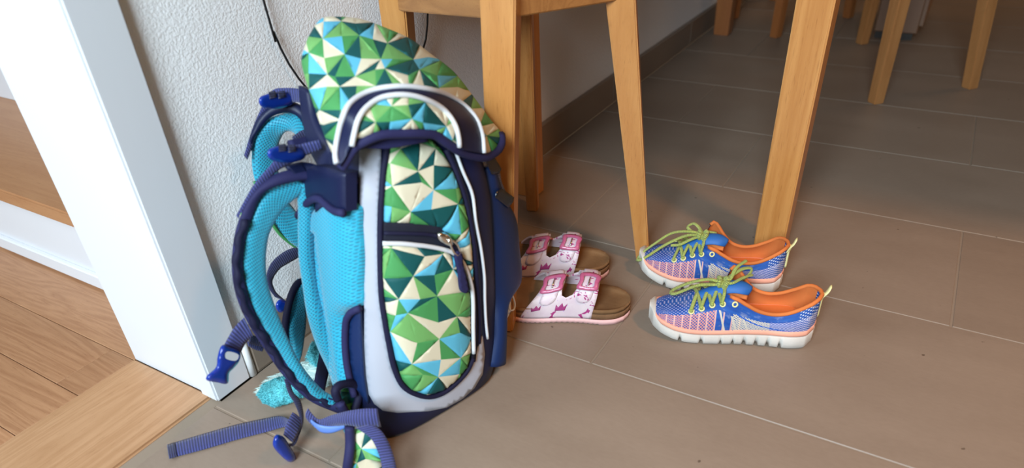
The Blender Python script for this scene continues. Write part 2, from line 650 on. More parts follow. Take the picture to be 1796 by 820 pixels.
# plastered wall with a tiled skirting
wall = box('wall_left', (-.872, .413, 0), (-.702, 4.4, 2.4), PLASTER); tag(wall, kind='structure')
sk = empty('baseboard_left', (-.70, .45, 0), None, None); tag(sk, kind='structure')
ys = [.425] + [y for y in [1.02 + .605 * i - .605 for i in range(7)] if y > .5] + [4.4]
for a, b in zip(ys[:-1], ys[1:]):
    box('tile', (-.702, a + .0015, .002), (-.689, b - .0015, .069), TILE, sk, .0012)
box('grout_line', (-.7015, .425, 0), (-.6902, 4.4, .068), GROUT, sk)
tube('sealant_joint', [(-.693, .419, z) for z in (0.001, .03, .072)], .006, CAULK, sk, smooth_path=False)

# door jamb
dj = empty('door_1', (-.78, .39, 0), None, None); tag(dj, kind='structure')
box('door_lining', (-.872, .3625, 0), (-.7225, .4125, 2.1), PAINT, dj, .0015)
box('casing', (-.7228, .358, 0), (-.690, .4135, 2.1), PAINT, dj, .0025, seg=2)

# hallway floor of oak planks
hall = box('trim_1', (-3.2, -.6, -.03), (-.705, .47, -.004), GAP); tag(hall, kind='structure')
ph = .0835
for r in range(-9, 1):
    y1 = .3605 + ph * (r + 1) if r < 0 else .458
    y0 = .3605 + ph * r
    if r == 0: y0 = .3605
    cuts = {0: [-1.9, -.873], -1: [-2.4, -1.75, -.925, -.873], -2: [-2.1, -1.45, -.873], -3: [-1.6, -.905, -.873]}.get(r)
    if cuts is None: cuts = [-2.0 + .3 * (r % 3), -1.2 + .2 * (r % 2), -.873]
    cuts = [-3.2] + cuts
    for a, b in zip(cuts[:-1], cuts[1:]):
        box('plank', (a + .0005, y0 + .0005, -.02), (b - .0005, y1 - .0005, rnd.uniform(.0002, .0009)), OAK, hall, .0007)
th = box('trim_2', (-.872, -.6, -.02), (-.706, .3622, .003), OAKT, None, .003, seg=2); tag(th, kind='structure')
box('sealant_joint', (-.7062, -.6, -.02), (-.6885, .3622, -.0008), GROUT, th)

# staircase behind the doorway
st = empty('staircase', (-1.6, .46, 0), 'white staircase with a brown wooden tread behind the door jamb', 'stairs')
box('riser', (-3.2, .4575, 0), (-.873, .49, .131), PAINT, st, .001)
box('skirting', (-3.2, .449, .004), (-.873, .4585, .030), PAINT, st, .002)
box('tread', (-3.2, .438, .131), (-.873, .735, .1565), OAKS, st, .003, seg=2)
box('riser', (-3.2, .712, .1567), (-.873, .745, .32), PAINT, st, .001)
box('tread', (-3.2, .70, .32), (-.873, 1.0, .345), OAKS, st, .003, seg=2)
box('side_panel', (-.885, .74, 0), (-.8735, 1.6, 1.2), PAINT, st, .001)

# ================================================================== FURNITURE
stool = empty('stool', (-.51, .84, 0), 'square wooden stool with splayed legs behind the school backpack', 'stool')
e1 = Vector((.94, .34, 0)).normalized(); e2 = Vector((-.34, .94, 0)).normalized()


def quad(c, h1, h2, a=e1, b=e2):
    c = Vector(c)
    return [c - a * h1 - b * h2, c + a * h1 - b * h2, c + a * h1 + b * h2, c - a * h1 + b * h2]


def sleg(base, top, hb, ht, parent, mat=BEECH, a=e1, b=e2, nm='leg'):
    return prism(nm, quad(base, hb, hb, a, b), quad(top, ht, ht, a, b), mat, parent, .0022)


zt = .45
A0, B0_, C0, D0 = Vector((-.442, .672, 0)), Vector((-.332, .936, 0)), Vector((-.586, 1.015, 0)), Vector((-.665, .772, 0))
A1, B1_, C1, D1 = (Vector((-.452, .70, zt)) + Vector((.86, .51, 0)) * .0135), Vector((-.378, .892, zt)), Vector((-.577, .99, zt)), (Vector((-.655, .768, zt)) + Vector((.86, .51, 0)) * .008)
sleg(A0, A1, .0145, .0205, stool); sleg(B0_, B1_, .0105, .020, stool)
sleg(C0, C1, .0105, .014, stool); sleg(D0, D1, .0125, .019, stool)


def rail(p, q, h0, h1, w, mat, parent, nm='rail'):
    p = Vector(p); q = Vector(q); d = (q - p).normalized(); s = d.cross(Vector((0, 0, 1))) * (w / 2)
    v = []
    for c in (p, q):
        v += [c - s + Vector((0, 0, h0 if c is p else h1)), c + s + Vector((0, 0, h0 if c is p else h1))]
    bot = [p - s, p + s, q + s, q - s]
    lo = [Vector((b.x, b.y, h)) for b, h in zip(bot, (h0, h0, h1, h1))]
    hi = [Vector((b.x, b.y, zt)) for b in bot]
    return prism(nm, lo, hi, mat, parent, .0015)


def lerpz(a, b, z): return a.lerp(b, z / zt)


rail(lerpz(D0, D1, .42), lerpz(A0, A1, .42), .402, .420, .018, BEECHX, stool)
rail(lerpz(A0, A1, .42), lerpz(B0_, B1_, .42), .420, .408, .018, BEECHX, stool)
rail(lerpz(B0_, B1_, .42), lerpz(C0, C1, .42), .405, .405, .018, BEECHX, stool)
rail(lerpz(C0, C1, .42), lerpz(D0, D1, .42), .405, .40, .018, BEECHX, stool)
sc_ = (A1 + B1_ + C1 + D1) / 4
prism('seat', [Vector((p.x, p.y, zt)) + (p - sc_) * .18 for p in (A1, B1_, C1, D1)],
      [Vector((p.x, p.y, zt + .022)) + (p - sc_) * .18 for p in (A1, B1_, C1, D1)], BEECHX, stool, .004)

bench = empty('bench', (-.6, 1.5, 0), 'long narrow wooden wall bench, only its legs in view', 'bench')
ax, ay = Vector((1, 0, 0)), Vector((0, 1, 0))
sleg((-.624, 1.075, 0), (-.624, 1.068, .44), .0195, .0205, bench, BEECH, ax, ay)
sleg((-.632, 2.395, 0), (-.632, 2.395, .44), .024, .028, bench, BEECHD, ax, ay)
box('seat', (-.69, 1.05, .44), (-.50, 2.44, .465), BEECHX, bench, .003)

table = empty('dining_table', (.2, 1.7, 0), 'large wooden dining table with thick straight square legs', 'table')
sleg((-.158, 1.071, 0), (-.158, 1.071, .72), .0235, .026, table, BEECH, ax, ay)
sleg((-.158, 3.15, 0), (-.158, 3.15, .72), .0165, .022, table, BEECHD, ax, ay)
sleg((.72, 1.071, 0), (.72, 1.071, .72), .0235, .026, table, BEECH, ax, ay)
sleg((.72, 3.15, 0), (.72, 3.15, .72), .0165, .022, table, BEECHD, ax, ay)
box('tabletop', (-.26, .98, .72), (.80, 3.24, .748), BEECHX, table, .004)


def chair(name, label, legs, mat, hb=.0135, ht=.018, seatz=.44):
    c = sum((Vector(l[0]) for l in legs), Vector()) / len(legs)
    e = empty(name, (c.x, c.y, 0), label, 'chair')
    for b, t in legs:
        d = (Vector(legs[1][0]) - Vector(legs[0][0])).normalized()
        sleg(b, t, hb, ht, e, mat, d, Vector((-d.y, d.x, 0)))
    tp = [Vector(t) for _, t in legs]
    m = sum(tp, Vector()) / 4
    prism('seat', [p + (p - m) * .08 for p in tp], [p + (p - m) * .08 + Vector((0, 0, .025)) for p in tp], mat, e, .004)
    return e


CH = wood('chair_beech', (.38, .16, .05), (.48, .22, .075), 'z', .35, .5, .8, .06, .2)
chair('dining_chair', 'light wooden dining chair beside the table, two slim legs in open floor',
      [((-.100, 1.875, 0), (-.107, 1.885, .44)), ((.093, 2.078, 0), (.045, 2.07, .44)),
       ((-.208, 2.42, 0), (-.205, 2.42, .44)), ((-.335, 2.13, 0), (-.325, 2.14, .44))], CH)
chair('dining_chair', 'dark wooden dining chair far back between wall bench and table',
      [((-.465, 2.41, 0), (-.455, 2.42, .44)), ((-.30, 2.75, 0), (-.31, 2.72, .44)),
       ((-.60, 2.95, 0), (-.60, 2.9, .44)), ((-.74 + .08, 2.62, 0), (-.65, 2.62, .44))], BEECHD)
cab = empty('cabinet', (-.16, 2.6, 0), 'low brown cabinet standing behind the far table leg', 'cabinet')
CABM = plain('brown_veneer', (.24, .13, .075), .5, nscale=60)
box('body', (-.19, 2.50, .02), (-.07, 2.9, .45), CABM, cab, .003)
box('plinth', (-.185, 2.505, 0), (-.08, 2.89, .02), GAP, cab)
box('door_panel', (-.0715, 2.515, .04), (-.059, 2.885, .43), CABM, cab, .002)

# cable on the wall
cb = tube('cable', [(-.694, .55, 1.0), PX(462, 0, -.694), PX(478, 50, -.694), PX(500, 100, -.694), PX(530, 145, -.692), PX(585, 200, -.69),
                    PX(660, 220, -.69), PX(715, 160, -.692), PX(743, 82, -.694), PX(750, 25, -.694), (-.694, .93, .55), (-.694, .95, 1.0)], .0015, BLACKPL, n=80)
tag(cb, 'thin black cable hanging down the plaster wall behind the backpack', 'cable')

# ================================================================== SCHOOL BACKPACK
bag = empty('school_backpack', (-.47, .5, 0), 'blue school backpack with green and turquoise triangle print and turquoise mesh straps', 'backpack')
O = Vector((-.441, .4116, 0)); U = Vector((.31202, .95008, 0)); W = Vector((-.05, .08, 1)).normalized()
N = U.cross(W).normalized()


def BG(u, d, h):
    p = O + U * u + N * d + W * h
    p.z = max(p.z, .0015)
    return p


LV = [(.000, .000, .150, .000, .095), (.006, -.012, .170, .006, .108), (.030, -.020, .181, .010, .115), (.07, -.021, .184, .012, .118),
      (.12, -.017, .186, .014, .120), (.19, -.009, .187, .016, .120), (.25, .000, .187, .016, .12), (.30, .007, .178, .010, .11),
      (.335, .016, .165, .002, .10), (.36, .03, .145, -.01, .085), (.375, .045, .125, -.02, .07)]
nr = 64
bv, bf = [], []
for h, ul, ur, bl, dep in LV:
    um, hu = (ul + ur) / 2, (ur - ul) / 2
    for k in range(nr):
        a = 2 * math.pi * k / nr
        c, s = math.cos(a), math.sin(a)
        uu = um + hu * math.copysign(abs(c) ** .42, c)
        dd = -dep / 2 + dep / 2 * math.copysign(abs(s) ** .42, s)
        if s > 0: dd += bl * (1 - abs((uu - um) / hu) ** 2.5)
        bv.append(BG(uu, dd, h))
for i in range(len(LV) - 1):
    for k in range(nr):
        k2 = (k + 1) % nr
        bf.append((i * nr + k, i * nr + k2, (i + 1) * nr + k2, (i + 1) * nr + k))
bf.append(tuple(range(nr))[::-1]); bf.append(tuple((len(LV) - 1) * nr + k for k in range(nr)))
body = fix_normals(mesh_obj('body', bv, bf, NAVY, bag))
bvh = BVHTree.FromPolygons([tuple(v) for v in bv], bf)


def onbody(x, y, lift=0.0):
    d = ray(x, y)
    hit = bvh.ray_cast(CAM, d)
    if hit[0] is None:
        p = PLN(x, y, O, N)
        return p + N * lift
    n = hit[1]
    if n.dot(d) > 0: n = -n
    return hit[0] + n * lift


def smooth_onbody(x, y, lift=0.0):
    """averaged surface so that cloth bridges facets"""
    acc = Vector(); nn = Vector()
    for ox, oy in ((0, 0), (5, 0), (-5, 0), (0, 5), (0, -5)):
        d = ray(x + ox, y + oy); hit = bvh.ray_cast(CAM, d)
        if hit[0] is None: continue
        n = hit[1] if hit[1].dot(d) < 0 else -hit[1]
        nn += n
    p = onbody(x, y)
    if nn.length < 1e-6: nn = -ray(x, y)
    return p + nn.normalized() * lift


SB = smooth_onbody
# grey reflective frame
g_out = [(632, 258), (650, 258), (668, 259)]
grey = [(632, 256), (668, 258), (667, 300), (665, 350), (665, 430), (667, 515), (672, 560), (678, 590), (689, 647), (708, 680), (744, 695), (780, 684), (813, 652),
        (832, 620), (845, 588), (849, 620), (845, 655), (831, 679), (810, 698), (782, 713), (752, 719), (697, 722), (672, 718), (657, 706), (648, 690), (642, 650), (640, 600),
        (640, 542), (637, 480), (634, 400), (631, 350), (631, 300)]
patch('reflective_band', grey, SB, .003, REFL, bag, step=7, lift=.0016, smooth_outline=False)
# upper print panel
up = [(680, 256), (715, 250), (752, 244), (772, 262), (788, 292), (800, 322), (810, 352), (818, 388), (824, 430), (827, 480), (826, 520), (812, 470), (795, 425), (765, 398), (720, 392), (671, 389), (670, 350), (672, 305)]
patch('print_panel', up, SB, .004, PAT, bag, step=5, lift=.003, smooth_outline=False, tri=35, seed=4, pillow=(.008, 30))
# front pocket
pk = [(670, 424), (700, 424), (725, 427), (780, 438), (802, 456), (814, 484), (820, 515), (821, 570), (822, 612), (816, 640), (796, 664), (774, 681), (747, 690), (719, 680), (703, 662), (692, 625), (680, 570), (673, 520), (669, 470)]
patch('pocket_panel', pk, SB, .004, PAT, bag, step=5, lift=.004, smooth_outline=False, tri=36, seed=21, pillow=(.011, 40))
# zip tape
zt_o = [(670, 387), (720, 388), (765, 393), (795, 412), (814, 440), (826, 480), (831, 530), (833, 590), (829, 632), (822, 628), (823, 570), (822, 515), (815, 482), (802, 454), (780, 436), (725, 424), (670, 421)]
patch('zip_tape', zt_o, SB, .003, CHAR, bag, step=6, lift=.0052, smooth_outline=False)


def on_tube(name, pts, r, mat, parent=bag, lift=.004, fn=SB, n=None, flat=1.0):
    P = spline(pts, max(10, n or int(sum(math.dist(pts[i], pts[i + 1]) for i in range(len(pts) - 1)) / 7)))
    return tube(name, [fn(x, y, lift) for x, y in P], r, mat, parent, ring=8, smooth_path=False, flat=flat)


on_tube('zip_coil', [(672, 405), (720, 407), (760, 411), (788, 428), (808, 460), (822, 500), (827, 560), (826, 615)], .0022, NAVYD, lift=.007)
on_tube('pocket_piping', [(670, 422), (725, 425), (780, 436), (802, 455), (815, 483), (821, 515), (822, 570), (823, 614)], .0026, PIPE, lift=.0085)
on_tube('panel_binding', [(676, 258), (670, 310), (667, 380), (667, 450), (669, 515), (675, 560), (680, 590), (690, 640), (708, 676), (744, 692), (778, 683), (812, 652), (826, 625)], .0034, NAVYD, lift=.004)
on_tube('side_piping', [(797, 268), (809, 301), (825, 340), (831, 387), (840, 435), (846, 482), (847, 525), (849, 563), (852, 592)], .0019, PIPE, lift=.003)
on_tube('side_binding', [(780, 262), (797, 300), (812, 345), (822, 390), (829, 440), (834, 500), (837, 560), (836, 600)], .004, NAVYD, lift=.002)
# royal blue side gusset right of the piping
# slider and pull
sl = patch('zip_slider', [(757, 405), (765, 402), (776, 406), (783, 418), (780, 426), (770, 422), (760, 415)], SB, .004, METAL, bag, step=3, lift=.012, pillow=(.003, 5))
on_tube('pull_ring', [(772, 412), (783, 418), (790, 430), (789, 441), (782, 438), (777, 426), (772, 412)], .0012, METAL, sl, lift=.016)
patch('pull_tab', [(783, 434), (793, 436), (796, 455), (801, 476), (806, 500), (799, 505), (791, 498), (788, 470), (783, 448)], SB, .003, PURPLE_NAVY, sl, step=4, lift=.017, smooth_outline=True)

# right-hand bellows pocket with white lining and white pull
sp_ = strip('side_pocket', [(838, 296, -.42), (846, 330, -.415), (852, 400, -.412), (854, 470, -.408), (856, 530, -.405), (858, 590, -.40), (850, 640, -.40)],
            [(850, 290, -.425), (874, 344, -.425), (897, 380, -.42), (904, 430, -.415), (908, 490, -.41), (883, 535, -.40), (880, 630, -.396)], ROYAL, .03, bag, edge=.45, n=40)
patch('pocket_lining', [(893, 520), (898, 519), (896, 545), (883, 572), (880, 568), (881, 546)], lambda x, y, l: PX(x, y, -.425 + l), .003, WHITE_FAB, bag, step=5, smooth_outline=False)
tube('white_pull', [PX(x, y, -.42) for x, y in [(895, 518), (893, 530), (893, 540), (897, 544), (902, 541), (903, 531), (899, 518)]], .0012, WHITE_FAB, bag, n=30)

# turquoise side padding on the left face
pad = [(596, 348), (612, 350), (631, 362), (633, 400), (636, 450), (637, 500), (637, 534), (622, 545), (616, 565), (616, 600), (620, 640), (624, 672), (606, 676), (592, 672), (585, 640), (573, 592), (560, 540), (552, 490), (548, 440), (549, 400), (556, 370), (574, 354)]


def crease(x, y):
    c = 572 + (y - 420) * .13
    return -.006 * math.exp(-((x - c) / 6) ** 2) if y > 400 else 0


_SN = N.cross((W + U * .125).normalized()).normalized()
if _SN.dot(U) > 0: _SN = -_SN


def ONSIDE(x, y, lift=0.0):
    """left side face of the bag"""
    return PLN(x, y, BG(-.026, 0, 0) + Vector((0, 0, .0)), _SN) + _SN * lift


patch('side_padding', pad, ONSIDE, .004, TURQL, bag, step=7, lift=.001, pillow=(.018, 30), bumpf=crease)
patch('side_fin', [(637, 536), (624, 546), (618, 570), (619, 610), (623, 645), (629, 672), (640, 690), (650, 703), (643, 655), (640, 600)], SB, .004, ROYAL, bag, step=6, lift=.006, smooth_outline=False)
on_tube('fin_binding', [(638, 534), (625, 543), (618, 560), (617, 590), (619, 625), (625, 662), (632, 688)], .0042, PURPLE_NAVY, lift=.009)
on_tube('side_binding', [(583, 293), (600, 310), (630, 316)], .0035, PURPLE_NAVY, lift=.002)
patch('shoulder_yoke', [(578, 286), (604, 290), (634, 300), (634, 366), (618, 363), (602, 352), (590, 342), (574, 345), (560, 358), (552, 372), (548, 350), (548, 318), (556, 296)], ONSIDE, .012, NAVY, bag, step=6, lift=.017, smooth_outline=False, pillow=(.004, 14))
on_tube('side_binding', [(552, 374), (560, 360), (574, 347), (590, 343), (602, 353), (617, 364), (634, 368)], .0042, PURPLE_NAVY, lift=.020, fn=ONSIDE)

# back padding lobe
strip('back_padding', [(520, 316, -.555), (523, 360, -.555), (524, 400, -.555), (527, 450, -.555), (533, 500, -.552), (544, 550, -.548), (563, 600, -.545), (583, 645, -.54), (590, 672, -.53)],
      [(545, 318, -.54), (551, 360, -.54), (550, 400, -.54), (550, 450, -.54), (556, 500, -.538), (566, 550, -.53), (580, 600, -.525), (600, 645, -.52), (606, 674, -.515)], TURQ, .022, bag, edge=.45, n=50)
# dark body back between lobe and padding
strip('back_panel', [(540, 300, -.565), (543, 400, -.565), (545, 500, -.565), (560, 580, -.56), (588, 650, -.55)],
      [(575, 300, -.53), (575, 400, -.53), (580, 500, -.53), (590, 580, -.53), (612, 650, -.52)], NAVY, .02, bag, n=24)

# ---- hood (lid) : smooth surface through control points, displacement d from the front plane
HC = [(700, 236, .030), (640, 250, .022), (598, 294, .012), (763, 236, .030), (820, 270, .018), (880, 250, -.010), (872, 266, -.004),
      (600, 200, .004), (565, 180, -.030), (529, 112, -.085), (546, 171, -.050), (563, 225, -.028), (580, 262, -.010), (540, 60, -.100), (563, 33, -.112), (632, 33, -.108), (600, 80, -.075),
      (700, 160, .012), (680, 51, -.100), (690, 100, -.045), (754, 93, -.085), (760, 150, -.005), (802, 132, -.070), (832, 171, -.060), (861, 210, -.042), (820, 210, .004), (640, 150, -.015), (845, 240, .004)]
HX = np.array([(a / 100, b / 100) for a, b, _ in HC]); HD = np.array([c for *_, c in HC])


def _phi(r): return np.where(r > 1e-9, r * r * np.log(np.maximum(r, 1e-9)), 0)


_A = _phi(np.linalg.norm(HX[:, None] - HX[None], axis=2)) + np.eye(len(HX)) * .02
_Pm = np.hstack([np.ones((len(HX), 1)), HX])
_S = np.linalg.solve(np.block([[_A, _Pm], [_Pm.T, np.zeros((3, 3))]]), np.concatenate([HD, np.zeros(3)]))


def onhood(x, y, lift=0.0):
    q = np.array([x / 100, y / 100])
    d = float(_phi(np.linalg.norm(HX - q, axis=1)) @ _S[:len(HX)] + _S[-3:] @ np.array([1, *q]))
    return PLN(x, y, O + N * d, N) - ray(x, y).normalized() * lift


hood = [(529, 112), (534, 84), (544, 59), (563, 33), (588, 29), (632, 33), (680, 50), (720, 68), (754, 93), (780, 112), (802, 132), (832, 171), (861, 210), (880, 234), (879, 250), (870, 266), (849, 274), (812, 266),
        (783, 249), (763, 236), (740, 233), (710, 233), (671, 234), (641, 246), (622, 259), (605, 285), (596, 293), (580, 263), (563, 222), (546, 171)]
hd = patch('lid', hood, onhood, .012, PAT, bag, step=6, tri=29, seed=33, pillow=(.014, 26))
# arch and pipings on the lid
arch = [(586, 281), (590, 262), (594, 240), (600, 212), (612, 186), (632, 169), (660, 158), (700, 153), (740, 156), (780, 166), (812, 184), (834, 208), (844, 236), (850, 270),
        (808, 262), (804, 236), (798, 216), (780, 192), (754, 176), (726, 168), (696, 165), (664, 170), (640, 186), (626, 208), (618, 232), (616, 256), (604, 280), (596, 292)]
patch('lid_arch', arch, onhood, .002, NAVY, hd, step=6, lift=.0165, smooth_outline=False)
on_tube('lid_piping', [(590, 286), (588, 268), (592, 240), (600, 208), (612, 183), (632, 167), (660, 156), (700, 151), (740, 154), (780, 164), (812, 182), (835, 207), (846, 236), (849, 268)], .0026, PIPE, hd, lift=.018, fn=onhood)
on_tube('lid_piping', [(617, 256), (621, 236), (628, 210), (642, 189), (666, 172), (696, 166), (726, 168), (756, 178), (780, 193), (797, 216), (804, 238), (806, 258)], .0026, PIPE, hd, lift=.018, fn=onhood)
on_tube('lid_binding', [(597, 296), (606, 284), (622, 259), (641, 247), (671, 236), (710, 234), (740, 234), (764, 237), (783, 250), (812, 268), (849, 276), (871, 266), (880, 250), (879, 236)], .0048, PURPLE_NAVY, hd, lift=.006, fn=onhood)
patch('collar', [(630, 248), (660, 238), (700, 236), (745, 236), (752, 248), (715, 255), (680, 261), (640, 260), (624, 266)], onhood, .004, PURPLE_NAVY, bag, step=6, lift=-.006, smooth_outline=False)

# lid strap and black clip on the right
strip('lid_strap', [(848, 276, -.41), (860, 300, -.41), (866, 322, -.41), (872, 340, -.41)], [(866, 274, -.41), (876, 298, -.41), (880, 318, -.41), (888, 338, -.41)], WEBD, .002, bag, m=4, n=16)
bc = patch('clip', [(850, 278), (868, 276), (880, 296), (876, 303), (862, 306)], lambda x, y, l: PX(x, y, -.404 + l), .006, BLACKPL, bag, step=5, smooth_outline=False)
patch('clip', [(870, 336), (880, 330), (902, 346), (900, 354), (892, 364), (868, 346)], lambda x, y, l: PX(x, y, -.402 + l), .007, BLACKPL, bag, step=5, smooth_outline=False)

# ---- near shoulder strap
NX = -.565
nearL = [(520, 312, -.55), (465, 335, -.56), (437, 386, -.565), (424, 437, -.57), (426, 486, -.57), (446, 551, -.565), (484, 611, -.555), (516, 658, -.54), (552, 692, -.525), (580, 706, -.51)]
nearR = [(535, 335, -.545), (504, 358, -.555), (480, 390, -.56), (467, 425, -.565), (467, 486, -.565), (484, 542, -.56), (504, 590, -.55), (528, 638, -.535), (566, 690, -.515), (590, 700, -.505)]
ns = strip('shoulder_strap', nearL, nearR, TURQ, .015, bag, edge=.4, n=90, m=14)
# indigo binding and cover along the outer edge
outL = [(575, 296, -.53), (500, 300, -.545), (455, 325, -.56), (425, 382, -.57), (411, 437, -.575), (412, 500, -.575), (433, 555, -.57), (474, 620, -.56), (506, 664, -.545), (545, 698, -.53), (600, 722, -.505)]
outR = [(570, 318, -.53), (515, 316, -.545), (466, 337, -.555), (438, 388, -.56), (426, 440, -.565), (428, 492, -.565), (448, 552, -.56), (487, 612, -.55), (520, 656, -.535), (556, 688, -.52), (606, 708, -.495)]
strip('strap_binding', outL, outR, PURPLE_NAVY, .012, bag, n=90, m=8, edge=.5, belly=.002)
# crinkled seam beads on the cover
crp = []
for i in range(60):
    t = i / 59
    a = spline([PX(*p) for p in outL[3:]], 60)[i]; b = spline([PX(*p) for p in outR[3:]], 60)[i]
    crp.append(Vector(a).lerp(Vector(b), .35 + .12 * math.sin(i * 1.1)) + (CAM - Vector(a)).normalized() * .008)
tube('seam_edge', crp, lambda t: .0038 + .0008 * math.sin(t * 90), NAVYD, bag, ring=8, smooth_path=False)
# navy shoulder cap between strap and body
strip('strap_cap', [(500, 290, -.545), (530, 284, -.54), (560, 290, -.53), (590, 300, -.52)], [(520, 312, -.54), (552, 322, -.535), (556, 372, -.53), (592, 350, -.515)], NAVY, .008, bag, n=24)
strip('strap_cap', [(548, 296, -.525), (552, 330, -.525), (553, 372, -.525)], [(592, 296, -.50), (596, 330, -.50), (592, 350, -.50)], NAVY, .008, bag, n=16)
# print sliver on the outer side of the strap
patch('print_face', [(417, 392), (424, 366), (438, 338), (456, 315), (474, 303), (477, 310), (462, 325), (445, 346), (432, 374), (424, 396)], lambda x, y, l: PX(x, y, -.567 + l), .004, PAT, bag, step=5, tri=18, seed=5, smooth_outline=False)
# webbing over near shoulder and dangling tail, ladder buckle
strip('webbing', [(560, 245, -.52), (530, 252, -.53), (498, 262, -.54), (474, 290, -.55), (446, 322, -.56), (414, 378, -.57)], [(566, 262, -.52), (538, 272, -.53), (512, 286, -.54), (484, 302, -.55), (455, 335, -.56), (421, 386, -.57)], WEB, .003, bag, n=40, m=4)


def ladder(cx, cy, X, s=1.0, tilt=0.0):
    def f(x, y, l): return PX(cx + (x * math.cos(tilt) - y * math.sin(tilt)) * s, cy + (x * math.sin(tilt) + y * math.cos(tilt)) * s, X + l * .8)
    o = patch('ladder_buckle', [(-34, 2), (-30, -6), (-12, -12), (10, -14), (28, -8), (34, 0), (28, 10), (6, 17), (-14, 17), (-30, 12)], f, .006, BLUEPL, bag, step=4, lift=.012, pillow=(.004, 8), uvs=.0006)
    for dx in (-8, 9):
        patch('webbing_loop', [(dx - 8, -14), (dx + 5, -16), (dx + 7, -4), (dx - 6, -1)], f, .004, WEBD, o, step=4, lift=.018, smooth_outline=False)
    return o


ladder(503, 268, -.54, 1.0, .06)
# ---- far shoulder strap
FX = -.655
strip('shoulder_strap', [(548, 250, -.60), (530, 205, -.62), (505, 197, -.635), (466, 212, -.65), (446, 240, -.66), (442, 275, -.665), (446, 310, -.665), (462, 360, -.66), (490, 408, -.655), (527, 438, -.645)],
      [(530, 262, -.60), (518, 236, -.62), (504, 230, -.635), (494, 238, -.65), (488, 255, -.655), (486, 280, -.66), (490, 315, -.66), (500, 345, -.655), (515, 365, -.65), (530, 385, -.64)], TURQ, .015, bag, edge=.4, n=70, m=12)
strip('strap_binding', [(548, 232, -.59), (540, 196, -.61), (512, 178, -.625), (478, 184, -.64), (452, 208, -.65), (438, 240, -.66), (436, 262, -.665)],
      [(540, 250, -.59), (528, 212, -.61), (508, 198, -.625), (480, 203, -.64), (460, 220, -.65), (447, 242, -.655), (444, 262, -.66)], NAVY, .010, bag, n=50, m=8, edge=.5)
tube('strap_edge', [PX(x, y, -.652) for x, y in [(447, 318), (462, 362), (489, 408), (527, 439)]], .0022, PAT[1], bag, n=30)
strip('webbing', [(545, 165, -.58), (528, 156, -.60), (500, 154, -.62), (478, 158, -.635), (462, 182, -.645), (444, 222, -.655), (428, 272, -.66)],
      [(540, 190, -.58), (526, 180, -.60), (505, 180, -.62), (488, 184, -.635), (472, 196, -.645), (452, 232, -.655), (434, 280, -.66)], WEB, .003, bag, n=40, m=4)
ladder(486, 174, -.625, .95, -.03)
# shoulder pieces joining bag top and straps
strip('shoulder_panel', [(528, 150, -.58), (532, 190, -.575), (538, 230, -.57), (545, 262, -.56), (560, 290, -.54)], [(548, 160, -.56), (556, 200, -.55), (570, 235, -.53), (590, 265, -.51), (600, 300, -.50)], NAVY, .012, bag, n=30)
strip('webbing', [(512, 240, -.59), (530, 228, -.585), (556, 222, -.575)], [(520, 254, -.59), (538, 246, -.585), (562, 240, -.575)], WEBD, .003, bag, n=16, m=4)
strip('shoulder_panel', [(505, 246, -.575), (545, 240, -.57), (580, 262, -.54)], [(512, 262, -.57), (545, 268, -.56), (582, 300, -.53)], PURPLE_NAVY, .008, bag, n=16)

# ---- far webbing twisting down by the wall
strip('webbing', [(521, 432, -.65), (500, 440, -.655), (478, 458, -.66), (468, 480, -.665), (472, 505, -.66), (482, 520, -.655)],
      [(529, 448, -.65), (505, 462, -.655), (490, 472, -.66), (478, 492, -.665), (484, 512, -.66), (500, 526, -.655)], WEBD, .003, bag, n=36, m=4)
patch('clip', [(484, 532), (492, 524), (506, 530), (503, 542), (492, 548), (485, 542)], lambda x, y, l: PX(x, y, -.645 + l), .006, BLUEPL, bag, step=4, pillow=(.003, 5))
# hip wing with mesh, lower middle
strip('hip_wing', [(526, 492, -.60), (514, 512, -.605), (507, 545, -.605), (503, 575, -.60), (512, 615, -.595)], [(534, 492, -.60), (534, 520, -.60), (535, 560, -.60), (530, 600, -.595), (524, 640, -.585)], TURQ, .014, bag, n=30)
on_px = lambda pts, X: [PX(x, y, X) for x, y in pts]
tube('wing_binding', on_px([(533, 492), (522, 497), (512, 515), (504, 545), (500, 580), (506, 610)], -.60), .0045, NAVYD, bag, n=30)
tube('wing_edge', on_px([(517, 503), (507, 520), (501, 548), (498, 575)], -.605), .0018, PAT[4], bag, n=20)
# navy web wedge behind
strip('webbing', [(562, 606, -.56), (556, 640, -.565), (550, 672, -.57)], [(580, 640, -.555), (574, 665, -.56), (568, 694, -.565)], NAVY, .003, bag, n=16, m=4)

# ---- left dangling webbing with blue clip
strip('webbing', [(428, 556, -.575), (410, 575, -.575), (392, 606, -.575)], [(444, 588, -.565), (432, 600, -.57), (422, 618, -.572)], WEB, .003, bag, n=20, m=4)
patch('clip', [(391, 604), (402, 608), (421, 616), (420, 632), (410, 645), (402, 654), (399, 672), (380, 670), (362, 666), (364, 657), (379, 643), (381, 628), (385, 612)],
      lambda x, y, l: PX(x, y, -.565 + l), .009, BLUEPL, bag, step=4, pillow=(.005, 8), holes=[[(398, 616), (418, 621), (414, 632), (396, 628)]])
strip('size_label', [(434, 598, -.60), (448, 602, -.60), (462, 607, -.60)], [(436, 607, -.60), (448, 613, -.60), (460, 616, -.60)], WEB, .002, bag, n=12, m=3)
strip('webbing', [(440, 586, -.59), (452, 590, -.59), (466, 592, -.585)], [(436, 602, -.59), (450, 606, -.59), (462, 608, -.585)], WEBD, .002, bag, n=12, m=3)

